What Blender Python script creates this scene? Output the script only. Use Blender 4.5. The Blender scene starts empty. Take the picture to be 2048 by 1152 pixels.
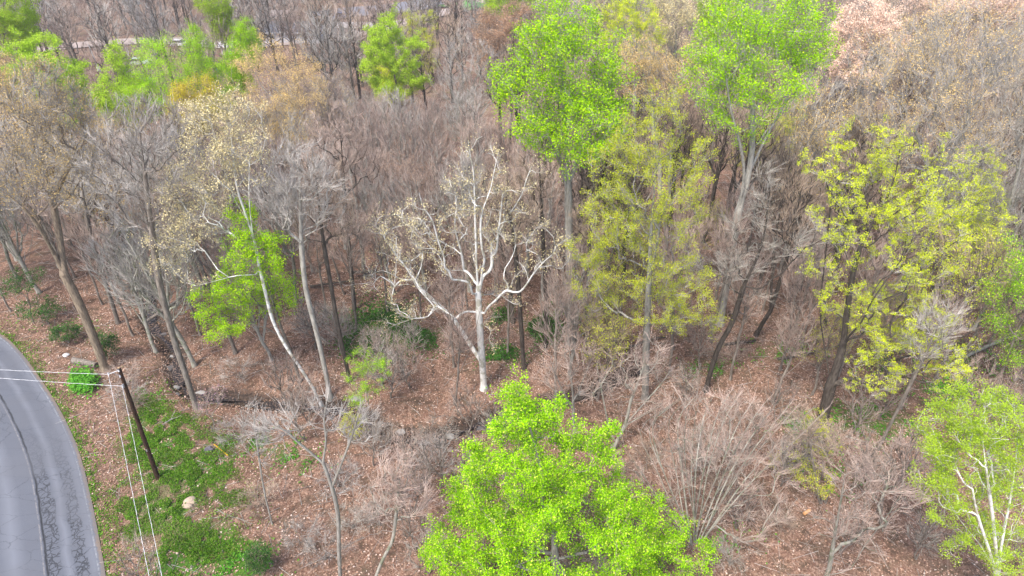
import bpy, math, random
import numpy as np
from mathutils import Vector
S = bpy.context.scene
C = S.collection
# ------------------------------------------------------------------ camera, light, exposure
CAM_H = 40.0; PITCH = math.radians(32.7); FPX = 1365.33
cam_d = bpy.data.cameras.new('camera'); cam = bpy.data.objects.new('camera', cam_d); C.objects.link(cam)
cam.location = (0, 0, CAM_H); cam.rotation_euler = (math.radians(90)-PITCH, 0, 0)
cam_d.sensor_width = 36; cam_d.lens = 24.0; cam_d.clip_end = 5000; cam_d.clip_start = 0.5
S.camera = cam
SUN_EL = math.radians(58); SUN_AZ = math.radians(215)   # compass direction the light comes from, clockwise from +Y
w = bpy.data.worlds.new('World'); S.world = w; w.use_nodes = True
wn = w.node_tree.nodes; sky = wn.new('ShaderNodeTexSky'); sky.sky_type = 'NISHITA'; sky.sun_disc = False
sky.sun_elevation = SUN_EL; sky.sun_rotation = SUN_AZ; sky.air_density = 1.0; sky.dust_density = 3.0; sky.ozone_density = 1.0
w.node_tree.links.new(sky.outputs[0], wn['Background'].inputs[0]); wn['Background'].inputs[1].default_value = 0.12
sun_d = bpy.data.lights.new('sun', 'SUN'); sun_d.energy = 1.5; sun_d.angle = math.radians(10); sun_d.color = (1.0, 0.94, 0.85)
sun = bpy.data.objects.new('sun', sun_d); C.objects.link(sun)
sd = Vector((math.sin(SUN_AZ)*math.cos(SUN_EL), math.cos(SUN_AZ)*math.cos(SUN_EL), math.sin(SUN_EL)))
sun.rotation_euler = (-sd).to_track_quat('-Z', 'Y').to_euler(); sun.location = (0, 0, 120)
S.view_settings.view_transform = 'Standard'; S.view_settings.look = 'None'; S.view_settings.gamma = 1
S.view_settings.exposure = 1.4
S.render.engine = 'CYCLES'
S.cycles.max_bounces = 4; S.cycles.diffuse_bounces = 2; S.cycles.transmission_bounces = 3; S.cycles.glossy_bounces = 2

# ------------------------------------------------------------------ helpers
cp, sp = math.cos(PITCH), math.sin(PITCH)
def ray(px, py):
    u = (px-1024)/FPX; v = (py-576)/FPX
    return np.array([u, cp - v*sp, -(sp + v*cp)])
def gpt(px, py, z=0.0):                 # pixel of the photograph -> point of the ground
    d = ray(px, py); t = (z-CAM_H)/d[2]
    return np.array([d[0]*t, d[1]*t, z])
def atY(px, py, Y):
    d = ray(px, py); t = Y/d[1]
    return np.array([d[0]*t, Y, CAM_H+d[2]*t])
def pix(p):
    x, y, z = p[0], p[1], p[2]-CAM_H
    f = y*cp - z*sp; up = y*sp + z*cp
    return 1024 + FPX*x/f, 576 - FPX*up/f

def polydist(X, Y, pts):
    D = np.full(X.shape, 1e9)
    for a, b in zip(pts[:-1], pts[1:]):
        ax, ay, bx, by = a[0], a[1], b[0], b[1]
        L2 = (bx-ax)**2+(by-ay)**2+1e-9
        t = np.clip(((X-ax)*(bx-ax)+(Y-ay)*(by-ay))/L2, 0, 1)
        D = np.minimum(D, np.hypot(X-ax-t*(bx-ax), Y-ay-t*(by-ay)))
    return D
def catmull(pts, n=8):
    P = np.array(pts, float); P = np.vstack([2*P[0]-P[1], P, 2*P[-1]-P[-2]]); out = []
    for i in range(1, len(P)-2):
        for t in np.linspace(0, 1, n, endpoint=False):
            out.append(0.5*((2*P[i])+(-P[i-1]+P[i+1])*t+(2*P[i-1]-5*P[i]+4*P[i+1]-P[i+2])*t*t+(-P[i-1]+3*P[i]-3*P[i+1]+P[i+2])*t**3))
    out.append(P[-2]); return np.array(out)

creek_px = [(140,330),(200,400),(240,450),(236,500),(268,540),(302,590),(300,640),(345,690),(352,745),(380,775),(450,783),(520,795),(620,802),(700,815),(780,862),(870,868),(960,835),(1100,800),(1190,775),(1240,745),(1290,728)]
CREEK = catmull([gpt(*p)[:2] for p in creek_px], 5)
def wob(X, Y):
    return 0.22*np.sin(X*0.13+1.3)*np.cos(Y*0.11+0.4) + 0.12*np.sin(X*0.31+Y*0.27) + 0.06*np.sin(X*0.9+0.5)*np.sin(Y*0.8)
# the road by its three lines in the photograph
edgeR = catmull([gpt(*p)[:2] for p in [(-300,555),(-120,602),(0,668),(40,703),(76,750),(112,805),(142,863),(162,915),(180,985),(196,1062),(212,1152),(222,1240),(226,1340)]], 8)
def offset(pl, d):
    T = np.gradient(pl, axis=0); T /= np.linalg.norm(T, axis=1)[:, None]
    N = np.stack([T[:, 1], -T[:, 0]], 1); return pl + N*d
RW = 6.2
def terrain(X, Y):
    X = np.asarray(X, float); Y = np.asarray(Y, float)
    dr = polydist(X, Y, offset(edgeR, RW/2)[::3]); k = np.clip((dr-RW/2-0.3)/4.0, 0, 1)
    dc = polydist(X, Y, CREEK[::2])
    near = (Y < 85)
    return wob(X, Y)*k - 0.8*np.exp(-(dc/.8)**2)*near - 0.25*np.exp(-(dc/2.8)**2)*near
def tz(x, y): return float(terrain(np.array([x]), np.array([y]))[0])

# --- materials
MATS = {}
def nodes_of(name):
    m = bpy.data.materials.new(name); m.use_nodes = True; nt = m.node_tree
    return m, nt, nt.nodes, nt.links, nt.nodes['Principled BSDF']
def plain(name, col, rough=0.7, metal=0.0):
    if name in MATS: return MATS[name]
    m, nt, N, L, B = nodes_of(name)
    tc = N.new('ShaderNodeTexCoord'); nz = N.new('ShaderNodeTexNoise'); nz.inputs['Scale'].default_value = 3.0; nz.inputs['Detail'].default_value = 4
    L.new(tc.outputs['Object'], nz.inputs['Vector'])
    mx = N.new('ShaderNodeMixRGB'); mx.inputs[1].default_value = (*[c*0.82 for c in col], 1); mx.inputs[2].default_value = (*[min(1, c*1.15) for c in col], 1)
    L.new(nz.outputs[0], mx.inputs[0]); L.new(mx.outputs[0], B.inputs['Base Color'])
    B.inputs['Roughness'].default_value = rough; B.inputs['Metallic'].default_value = metal
    MATS[name] = m; return m
def bark(name, c1, c2, patch=None, sc=2.0):
    if name in MATS: return MATS[name]
    m, nt, N, L, B = nodes_of(name)
    tc = N.new('ShaderNodeTexCoord'); mp = N.new('ShaderNodeMapping'); mp.inputs['Scale'].default_value = (4, 4, 0.8)
    L.new(tc.outputs['Object'], mp.inputs['Vector'])
    nz = N.new('ShaderNodeTexNoise'); nz.inputs['Scale'].default_value = sc; nz.inputs['Detail'].default_value = 6; nz.inputs['Roughness'].default_value = 0.7
    L.new(mp.outputs[0], nz.inputs['Vector'])
    cr = N.new('ShaderNodeValToRGB'); cr.color_ramp.elements[0].position = 0.38; cr.color_ramp.elements[1].position = 0.66
    cr.color_ramp.elements[0].color = (*c1, 1); cr.color_ramp.elements[1].color = (*c2, 1)
    L.new(nz.outputs[0], cr.inputs[0]); col = cr.outputs[0]
    if patch:
        n2 = N.new('ShaderNodeTexNoise'); n2.inputs['Scale'].default_value = 1.7; n2.inputs['Detail'].default_value = 3
        L.new(tc.outputs['Object'], n2.inputs['Vector'])
        r2 = N.new('ShaderNodeValToRGB'); r2.color_ramp.elements[0].position = 0.52; r2.color_ramp.elements[1].position = 0.6
        L.new(n2.outputs[0], r2.inputs[0]); mx = N.new('ShaderNodeMixRGB'); L.new(r2.outputs[0], mx.inputs[0]); L.new(col, mx.inputs[1]); mx.inputs[2].default_value = (*patch, 1); col = mx.outputs[0]
    oi = N.new('ShaderNodeObjectInfo'); hs = N.new('ShaderNodeHueSaturation')
    mr = N.new('ShaderNodeMapRange'); mr.inputs[3].default_value = 0.75; mr.inputs[4].default_value = 1.25
    L.new(oi.outputs['Random'], mr.inputs[0]); L.new(mr.outputs[0], hs.inputs['Value']); L.new(col, hs.inputs['Color']); L.new(hs.outputs[0], B.inputs['Base Color'])
    bp = N.new('ShaderNodeBump'); bp.inputs['Strength'].default_value = 0.6; bp.inputs['Distance'].default_value = 0.05
    L.new(nz.outputs[0], bp.inputs['Height']); L.new(bp.outputs[0], B.inputs['Normal'])
    B.inputs['Roughness'].default_value = 0.9; B.inputs['Specular IOR Level'].default_value = 0.2
    MATS[name] = m; return m
def leafmat(name, c1, c2, c3=None, trans=0.35):
    """every leaf its own tint between c1 and c2 (some c3), slight shift per tree"""
    if name in MATS: return MATS[name]
    m, nt, N, L, B = nodes_of(name)
    ge = N.new('ShaderNodeNewGeometry'); cr = N.new('ShaderNodeValToRGB')
    cr.color_ramp.elements[0].color = (*c1, 1); cr.color_ramp.elements[1].color = (*c2, 1); cr.color_ramp.elements[1].position = 0.85 if c3 else 1
    if c3:
        e = cr.color_ramp.elements.new(1.0); e.color = (*c3, 1)
    L.new(ge.outputs['Random Per Island'], cr.inputs[0])
    oi = N.new('ShaderNodeObjectInfo'); mr = N.new('ShaderNodeMapRange'); mr.inputs[3].default_value = 0.86; mr.inputs[4].default_value = 1.14
    hs = N.new('ShaderNodeHueSaturation'); L.new(oi.outputs['Random'], mr.inputs[0]); L.new(cr.outputs[0], hs.inputs['Color'])
    tc = N.new('ShaderNodeTexCoord'); nz = N.new('ShaderNodeTexNoise'); nz.inputs['Scale'].default_value = 0.9; nz.inputs['Detail'].default_value = 3; L.new(tc.outputs['Object'], nz.inputs['Vector'])
    m2 = N.new('ShaderNodeMapRange'); m2.inputs[1].default_value = .3; m2.inputs[2].default_value = .7; m2.inputs[3].default_value = .72; m2.inputs[4].default_value = 1.2; L.new(nz.outputs[0], m2.inputs[0])
    mm = N.new('ShaderNodeMath'); mm.operation = 'MULTIPLY'; L.new(mr.outputs[0], mm.inputs[0]); L.new(m2.outputs[0], mm.inputs[1]); L.new(mm.outputs[0], hs.inputs['Value'])
    L.new(hs.outputs[0], B.inputs['Base Color']); B.inputs['Roughness'].default_value = 0.55; B.inputs['Specular IOR Level'].default_value = 0.1
    tr = N.new('ShaderNodeBsdfTranslucent'); L.new(hs.outputs[0], tr.inputs[0]); mx = N.new('ShaderNodeMixShader'); mx.inputs[0].default_value = trans
    out = N['Material Output']; L.new(B.outputs[0], mx.inputs[1]); L.new(tr.outputs[0], mx.inputs[2]); L.new(mx.outputs[0], out.inputs[0])
    MATS[name] = m; return m

B_dark = bark('bark_dark', (0.045,0.036,0.030), (0.13,0.11,0.092))
B_mid  = bark('bark_grey_brown', (0.13,0.11,0.09), (0.32,0.28,0.245))
B_grey = bark('bark_grey', (0.22,0.205,0.18), (0.46,0.44,0.395))
B_pale = bark('bark_pale', (0.24,0.225,0.19), (0.45,0.43,0.37), (0.2,0.21,0.15))
B_tan  = bark('bark_tan', (0.13,0.10,0.075), (0.34,0.27,0.2))
B_syc  = bark('bark_white', (0.66,0.65,0.62), (0.92,0.91,0.87), (0.48,0.46,0.38))
T_pink = leafmat('twig_pinkish', (0.32,0.235,0.195), (0.62,0.49,0.42), trans=0.0)
T_grey = leafmat('twig_grey', (0.29,0.265,0.24), (0.58,0.54,0.50), trans=0.0)
T_brown= leafmat('twig_brown', (0.26,0.195,0.145), (0.55,0.43,0.335), trans=0.0)
T_pale = leafmat('twig_pale', (0.30,0.27,0.23), (0.55,0.51,0.45), trans=0.0)
L_lime = leafmat('leaf_lime', (0.12,0.33,0.002), (0.42,0.74,0.006), (0.78,0.86,0.14), trans=.25)
L_lime2= leafmat('leaf_lime_bright', (0.24,0.52,0.002), (0.54,0.86,0.006), (0.72,0.84,0.03), trans=.25)
L_lgrn = leafmat('leaf_light_green', (0.32,0.50,0.02), (0.60,0.80,0.07))
L_oak  = leafmat('leaf_yellow_green', (0.40,0.50,0.01), (0.74,0.84,0.03), (0.88,0.78,0.08), trans=.2)
L_oakd = leafmat('leaf_olive_green', (0.44,0.54,0.02), (0.74,0.80,0.08), (0.70,0.52,0.06))
L_yel  = leafmat('leaf_yellow', (0.56,0.46,0.03), (0.84,0.72,0.08))
L_gold = leafmat('bud_gold', (0.56,0.38,0.13), (0.90,0.68,0.30), trans=.15)
L_cream= leafmat('bud_cream', (0.62,0.51,0.24), (0.92,0.82,0.50), trans=.15)
L_salm = leafmat('bud_salmon', (0.66,0.44,0.32), (0.95,0.74,0.60), trans=.1)
L_rust = leafmat('bud_rust', (0.40,0.25,0.16), (0.66,0.45,0.31))
L_pinkf= leafmat('bud_pink', (0.5,0.26,0.42), (0.7,0.42,0.62))
L_vine = leafmat('leaf_vine', (0.03,0.11,0.015), (0.09,0.26,0.03), (0.15,0.34,0.04))
L_grass= leafmat('leaf_grass', (0.06,0.17,0.008), (0.20,0.40,0.03), (0.34,0.30,0.12))
L_herb = leafmat('leaf_herb', (0.07,0.28,0.02), (0.20,0.5,0.05))
L_fir  = leafmat('leaf_evergreen', (0.03,0.10,0.02), (0.10,0.24,0.04))
L_straw= leafmat('leaf_straw', (0.3,0.24,0.13), (0.52,0.44,0.28))
L_litter=leafmat('leaf_litter', (0.15,0.078,0.052), (0.54,0.345,0.25), (0.80,0.66,0.58), trans=0.1)

# --- mesh building blocks: everything is quads, gathered in lists
class MB:
    def __init__(s): s.V = []; s.F = []; s.M = []; s.n = 0
    def add(s, v, f, mi=0):
        v = np.asarray(v, float).reshape(-1, 3); f = np.asarray(f, int).reshape(-1, 4)
        s.V.append(v); s.F.append(f+s.n); s.M.append(np.full(len(f), mi)); s.n += len(v); return s
    def box(s, c, size, mi=0, rz=0.0, taper=1.0):
        hx, hy, hz = [a/2 for a in size]
        v = np.array([[x*(taper if z > 0 else 1), y*(taper if z > 0 else 1), z] for z in (-hz, hz) for x, y in ((-hx,-hy),(hx,-hy),(hx,hy),(-hx,hy))])
        cr, sr = math.cos(rz), math.sin(rz); v = np.stack([v[:,0]*cr-v[:,1]*sr, v[:,0]*sr+v[:,1]*cr, v[:,2]], 1)+np.array(c)
        return s.add(v, [[3,2,1,0],[4,5,6,7],[0,1,5,4],[1,2,6,5],[2,3,7,6],[3,0,4,7]], mi)
    def prisms(s, A, Bp, rA, rB, sides=3, mi=0, dA=None, caps=False):
        A = np.asarray(A, float).reshape(-1,3); Bp = np.asarray(Bp, float).reshape(-1,3); n = len(A)
        if n == 0: return s
        rA = np.broadcast_to(rA, n); rB = np.broadcast_to(rB, n)
        D = Bp-A; D /= (np.linalg.norm(D, axis=1)[:, None]+1e-9)
        if dA is None: dA = D
        ring = []
        ang = np.arange(sides)*2*math.pi/sides
        for P, d, r in ((A, dA, rA), (Bp, D, rB)):
            ref = np.tile(np.array([0.93, 0.34, 0.13]), (n, 1)); al = np.abs((d*ref).sum(1)) > 0.96; ref[al] = (0.1, 0.2, 0.97)
            x = np.cross(d, ref); x /= (np.linalg.norm(x, axis=1)[:, None]+1e-9); y = np.cross(d, x)
            ring.append(P[:, None, :] + r[:, None, None]*(np.cos(ang)[None, :, None]*x[:, None, :]+np.sin(ang)[None, :, None]*y[:, None, :]))
        V = np.concatenate(ring, 1)  # n, 2s, 3
        k = np.arange(sides); k2 = (k+1) % sides
        f = np.stack([k, k2, k2+sides, k+sides], 1)
        F = (np.arange(n)*2*sides)[:, None, None] + f[None]
        s.add(V, F, mi)
        if caps and sides == 4: s.add(V, (np.arange(n)*8)[:, None, None]+np.array([[[3,2,1,0],[4,5,6,7]]]), mi)
        return s
    def leaves(s, P, size, rng, mi=0, up=0.5, aspect=0.75):
        P = np.asarray(P).reshape(-1, 3); n = len(P)
        if n == 0: return s
        sz = np.broadcast_to(size, n)*rng.uniform(0.65, 1.25, n)
        nrm = rng.normal(size=(n, 3)); nrm /= np.linalg.norm(nrm, axis=1)[:, None]; nrm[:, 2] += up*2; nrm /= np.linalg.norm(nrm, axis=1)[:, None]
        a = np.cross(nrm, rng.normal(size=(n, 3))); a /= (np.linalg.norm(a, axis=1)[:, None]+1e-9); b = np.cross(nrm, a)
        h = sz[:, None]/2
        V = np.stack([P-a*h, P+b*h*aspect+nrm*h*0.25, P+a*h, P-b*h*aspect+nrm*h*0.25], 1)
        return s.add(V, np.arange(4*n).reshape(n, 4), mi)
    def mesh(s, name, mats, smooth=False):
        V = np.concatenate(s.V); F = np.concatenate(s.F); M = np.concatenate(s.M)
        me = bpy.data.meshes.new(name); me.vertices.add(len(V)); me.vertices.foreach_set('co', V.ravel())
        me.loops.add(F.size); me.loops.foreach_set('vertex_index', F.ravel().astype(np.int32))
        me.polygons.add(len(F)); me.polygons.foreach_set('loop_start', np.arange(0, F.size, 4, dtype=np.int32)); me.polygons.foreach_set('loop_total', np.full(len(F), 4, np.int32))
        for m in mats: me.materials.append(m)
        me.polygons.foreach_set('material_index', M.astype(np.int32))
        me.polygons.foreach_set('use_smooth', np.full(len(F), smooth)); me.update(calc_edges=True); return me
    def obj(s, name, mats, parent=None, loc=(0,0,0), smooth=False):
        if not isinstance(mats, (list, tuple)): mats = [mats]
        o = bpy.data.objects.new(name, s.mesh(name, mats, smooth)); C.objects.link(o)
        o.location = loc
        if parent: o.parent = parent
        return o
def tag(o, label=None, cat=None, group=None, kind=None):
    if label: o['label'] = label
    if cat: o['category'] = cat
    if group: o['group'] = group
    if kind: o['kind'] = kind
    return o
def empty(name, loc, rz=0.0, sc=1.0):
    o = bpy.data.objects.new(name, None); C.objects.link(o); o.location = loc; o.rotation_euler = (0, 0, rz); o.scale = (sc,)*3; o.empty_display_size = 0.3
    return o

# --- tree growing: attraction points joined to the limbs by the cheapest climbing path
def unit(v): return v/(np.linalg.norm(v, axis=-1, keepdims=True)+1e-9)
def grow(limbs, att, rng, root_r, tip_r=0.012, bf=0.35, climb=1.0, zmin=2.0, jit=0.06):
    """limbs: list of local polylines (first from the base). returns nodes, parent, radius, main-flag, tips"""
    P = []; par = []; fixed_r = []
    for li, pl in enumerate(limbs):
        pl = np.asarray(pl, float)
        if li == 0: prev = -1; start = 0
        else:
            d = np.linalg.norm(np.array(P)-pl[0], axis=1); prev = int(d.argmin()); start = 1 if d.min() < 0.6 else 0
        for k in range(start, len(pl)):
            P.append(pl[k]); par.append(prev); prev = len(P)-1
    P = [np.asarray(p) for p in P]
    n0 = len(P); PA = np.array(P)
    path = np.zeros(n0)
    for i in range(1, n0): path[i] = path[par[i]]+np.linalg.norm(PA[i]-PA[par[i]])
    def cost(src, pl, pts):
        d = pts-src[None]; L = np.linalg.norm(d, axis=1)+1e-6
        return L*(1+climb*np.maximum(0, 0.75-d[:, 2]/L)) + bf*pl
    best = np.full(len(att), 1e9); bp = np.zeros(len(att), int)
    ok = [i for i in range(n0) if PA[i][2] >= zmin]
    for i in ok:
        c = cost(PA[i], path[i], att); m = c < best; best[m] = c[m]; bp[m] = i
    alive = np.ones(len(att), bool); path = list(path)
    while alive.any():
        j = int(np.where(alive, best, 1e9).argmin()); alive[j] = False
        i = bp[j]; a = P[i]; b = att[j]; L = np.linalg.norm(b-a)
        dp = unit(a-P[par[i]]) if par[i] >= 0 else np.array([0, 0, 1.0])
        ctrl = a + dp*L*0.28 + (b-a)*0.22
        prev = i
        for t in ((0.35, 0.7, 1.0) if L > 0.8 else (0.5, 1.0)):
            q = a*(1-t)**2+2*t*(1-t)*ctrl+b*t*t
            if t < 1: q = q + rng.normal(size=3)*L*jit
            P.append(q); par.append(prev); path.append(path[prev]+np.linalg.norm(q-P[prev])); prev = len(P)-1
        c = cost(P[prev], path[prev], att); m = (c < best) & alive; best[m] = c[m]; bp[m] = prev
    P = np.array(P); par = np.array(par); n = len(P)
    tips = np.zeros(n); ch = np.zeros(n, int)
    for i in range(n-1, 0, -1):
        if ch[i] == 0: tips[i] = max(tips[i], 1)
        if par[i] >= 0: tips[par[i]] += tips[i]; ch[par[i]] += 1
    tips[tips == 0] = 1
    e = math.log(root_r/tip_r)/math.log(max(tips[0], 3))
    R = tip_r*tips**e
    main = np.zeros(n, bool); bestc = {}
    for i in range(1, n):
        p = par[i]
        if p not in bestc or tips[i] > tips[bestc[p]]: bestc[p] = i
    for i in bestc.values(): main[i] = True
    return P, par, R, main, tips
def skeleton_mesh(mb, G, flare=1.0):
    P, par, R, main, tips = G
    idx = np.arange(1, len(P)); idx = idx[par[idx] >= 0]; pr = par[idx]
    D = unit(P[idx]-P[pr]); pd = np.zeros_like(D)
    dirs = np.zeros_like(P); dirs[1:] = unit(P[1:]-P[np.maximum(par[1:], 0)]); dirs[0] = (0, 0, 1)
    m = main[idx]; dA = np.where(m[:, None], dirs[pr], D)
    rA = np.where(m, R[pr], np.minimum(R[pr], R[idx]*1.25)); rB = R[idx]
    big = rB > 0.07; mid = (~big) & (rB > 0.025); sm = (~big) & (~mid)
    for sel, sd_ in ((big, 9), (mid, 5), (sm, 3)):
        mb.prisms(P[pr][sel], P[idx][sel], rA[sel], rB[sel], sd_, 0, dA[sel])
    # root flare
    r = R[0]; b = P[0]
    mb.prisms([b+np.array([0, 0, -0.5])], [b+np.array([0, 0, 0.7])], r*1.75*flare, r*1.0, 9, 0)
def twigs(mb, G, rng, n1, L=(0.5, 1.1), up=0.35, spread=0.8, sub=2, r=0.008, mi=0, maxtips=5):
    P, par, R, main, tips = G
    idx = np.where((tips <= maxtips) & (par >= 0))[0]
    if len(idx) == 0: return np.zeros((0, 3))
    k = rng.choice(idx, n1, p=None); t = rng.uniform(0, 1, n1)[:, None]
    A = P[par[k]]*(1-t)+P[k]*t; D = unit(P[k]-P[par[k]])
    out = A-P[0]; out[:, 2] = 0; out = unit(out)
    d = unit(D*0.7 + out*0.35 + rng.normal(size=(n1, 3))*spread*0.42 + np.array([0, 0, up])); l = rng.uniform(*L, n1)[:, None]
    M = A + d*l*0.5 ; d2 = unit(d + rng.normal(size=(n1, 3))*0.25 + np.array([0, 0, up*0.5])); E = M + d2*l*0.5
    mb.prisms(A, M, r*1.2, r*0.95, 3, mi); mb.prisms(M, E, r*0.95, r*0.5, 3, mi)
    ends = [E]; 
    for s_ in range(sub):
        t = rng.uniform(0.2, 1.0, n1)[:, None]; a = np.where(t < 0.5, A+(M-A)*t*2, M+(E-M)*(t-0.5)*2)
        dd = unit(d*1.2 + rng.normal(size=(n1, 3))*0.45 + np.array([0, 0, up])); e = a + dd*l*rng.uniform(0.3, 0.6, n1)[:, None]
        mb.prisms(a, e, r*0.8, r*0.4, 3, mi); ends.append(e)
    return np.concatenate(ends)
def clusters(pts, n, k, s, rng, flat=0.7):
    c = pts[rng.integers(0, len(pts), n)]
    q = rng.normal(size=(n, k, 3))*s; q[..., 2] *= flat
    return (c[:, None, :]+q).reshape(-1, 3)
def sample_lobes(lobes, n, rng, shell=0.55):
    """lobes: (cx,cy,cz,rx,ry,rz)"""
    W = np.array([l[3]*l[4]*l[5] for l in lobes])**0.8; W /= W.sum()
    k = rng.choice(len(lobes), n, p=W); Lb = np.array(lobes)[k]
    d = unit(rng.normal(size=(n, 3))); u = rng.uniform(0, 1, n)**(1/3*shell+0.03)
    rr = u*(1+0.10*np.sin(5*d[:, 0]+k)*np.cos(4*d[:, 1]+2*k))
    return Lb[:, :3] + d*rr[:, None]*Lb[:, 3:]

def finish_tree(name, loc, G, rng, bk, tw, ntw, leaf=None, twk={}, label=None, cat='tree', group=None, shoots=None):
    root = empty(name, loc); tag(root, label, cat, group)
    mb = MB(); skeleton_mesh(mb, G); mb.obj('trunk', bk, root, smooth=True)
    mc = MB(); mats = [tw]
    ends = twigs(mc, G, rng, ntw, **twk)
    if leaf:
        lm, ncl, k, s, size = leaf[:5]; up = leaf[5] if len(leaf) > 5 else 0.5
        mats.append(lm); mc.leaves(clusters(ends, ncl, k, s, rng), size, rng, 1, up)
    mc.obj('crown', mats, root)
    return root

# ------------------------------------------------------------------ ground and structures
def axis(dense0, dense1, step, far0, far1, g=1.35):
    a = list(np.arange(dense0, dense1+step/2, step)); s = step; x = a[0]; lo = []
    while x > far0: s *= g; x -= s; lo.append(x)
    s = step; x = a[-1]; hi = []
    while x < far1: s *= g; x += s; hi.append(x)
    return np.array(lo[::-1]+a+hi)
def build_ground():
    xs = axis(-58, 70, 0.4, -1500, 1500); ys = axis(12, 82, 0.4, -400, 3000)
    X, Y = np.meshgrid(xs, ys); Z = terrain(X, Y)
    V = np.stack([X, Y, Z], -1).reshape(-1, 3); nx, ny = len(xs), len(ys)
    i = np.arange(nx-1)[None, :]+np.arange(ny-1)[:, None]*nx
    F = np.stack([i, i+1, i+1+nx, i+nx], -1).reshape(-1, 4)
    mb = MB(); mb.add(V, F)
    o = mb.obj('ground', ground_mat(), smooth=True); tag(o, kind='structure')
    # moss / bare-earth / damp masks as vertex colour (R green cover, G mud)
    dc = polydist(X, Y, CREEK[::2]); mud = np.exp(-(dc/1.25)**2)*(Y < 85)
    gr = np.zeros_like(X)
    for (px, py, rx, ry, s) in GREEN:
        c = gpt(px, py); ex = gpt(px+rx, py)[0]-c[0]; ey = (gpt(px, py-ry)[1]-gpt(px, py+ry)[1])/2
        gr = np.maximum(gr, s*np.exp(-(((X-c[0])/ex)**2+((Y-c[1])/ey)**2)**1.5))
    dr = polydist(X, Y, offset(edgeR, RW/2)[::3])-RW/2
    gr = np.maximum(gr, 0.6*np.exp(-(np.maximum(dr, 0)/0.6)**2)); gr = np.maximum(gr, 0.5*(((X < -40) & (Y < 33))))
    far = np.clip((Y-88)/30, 0, 1)
    col = np.stack([gr, mud, far, np.ones_like(gr)], -1).reshape(-1, 4)
    ca = o.data.color_attributes.new('cover', 'FLOAT_COLOR', 'POINT'); ca.data.foreach_set('color', col.ravel())
    return o
# green patches in photo pixels: x, y, rx, ry, strength
GREEN = [(350,850,70,40,.55),(300,790,35,25,.4),(430,890,50,30,.5),(460,1000,50,30,.5),(250,1010,40,60,.35),(770,655,75,48,.95),(720,690,40,25,.6),(860,670,50,25,.5),(1080,655,60,35,.55),(1000,715,50,20,.5),(1000,640,40,20,.4),(300,830,45,60,.6),(330,900,60,50,.9),(290,900,50,40,.7),
 (360,960,70,50,1),(330,1020,70,50,1),(420,940,60,35,.8),(280,1060,40,60,.55),(400,1090,90,50,1),(480,1120,70,45,1),(360,1130,60,40,1),(560,900,60,30,.55),(480,890,50,30,.4),(600,920,50,40,.4),
 (170,768,30,22,1),(80,640,50,20,.4),(150,660,60,20,.4),(1560,700,90,30,.4),(1420,735,60,25,.5),(1600,850,60,40,.55),(1740,840,120,50,.6),(1900,780,80,40,.6),(1930,720,60,40,.5),(1780,730,60,30,.4),(1440,1080,80,40,.3),(1680,950,80,50,.35),
 (520,880,50,25,.5),(690,640,40,20,.3),(1130,640,50,20,.3),(2010,760,60,40,.4),(820,120,60,30,.5),(760,160,60,30,.4)]
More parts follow.
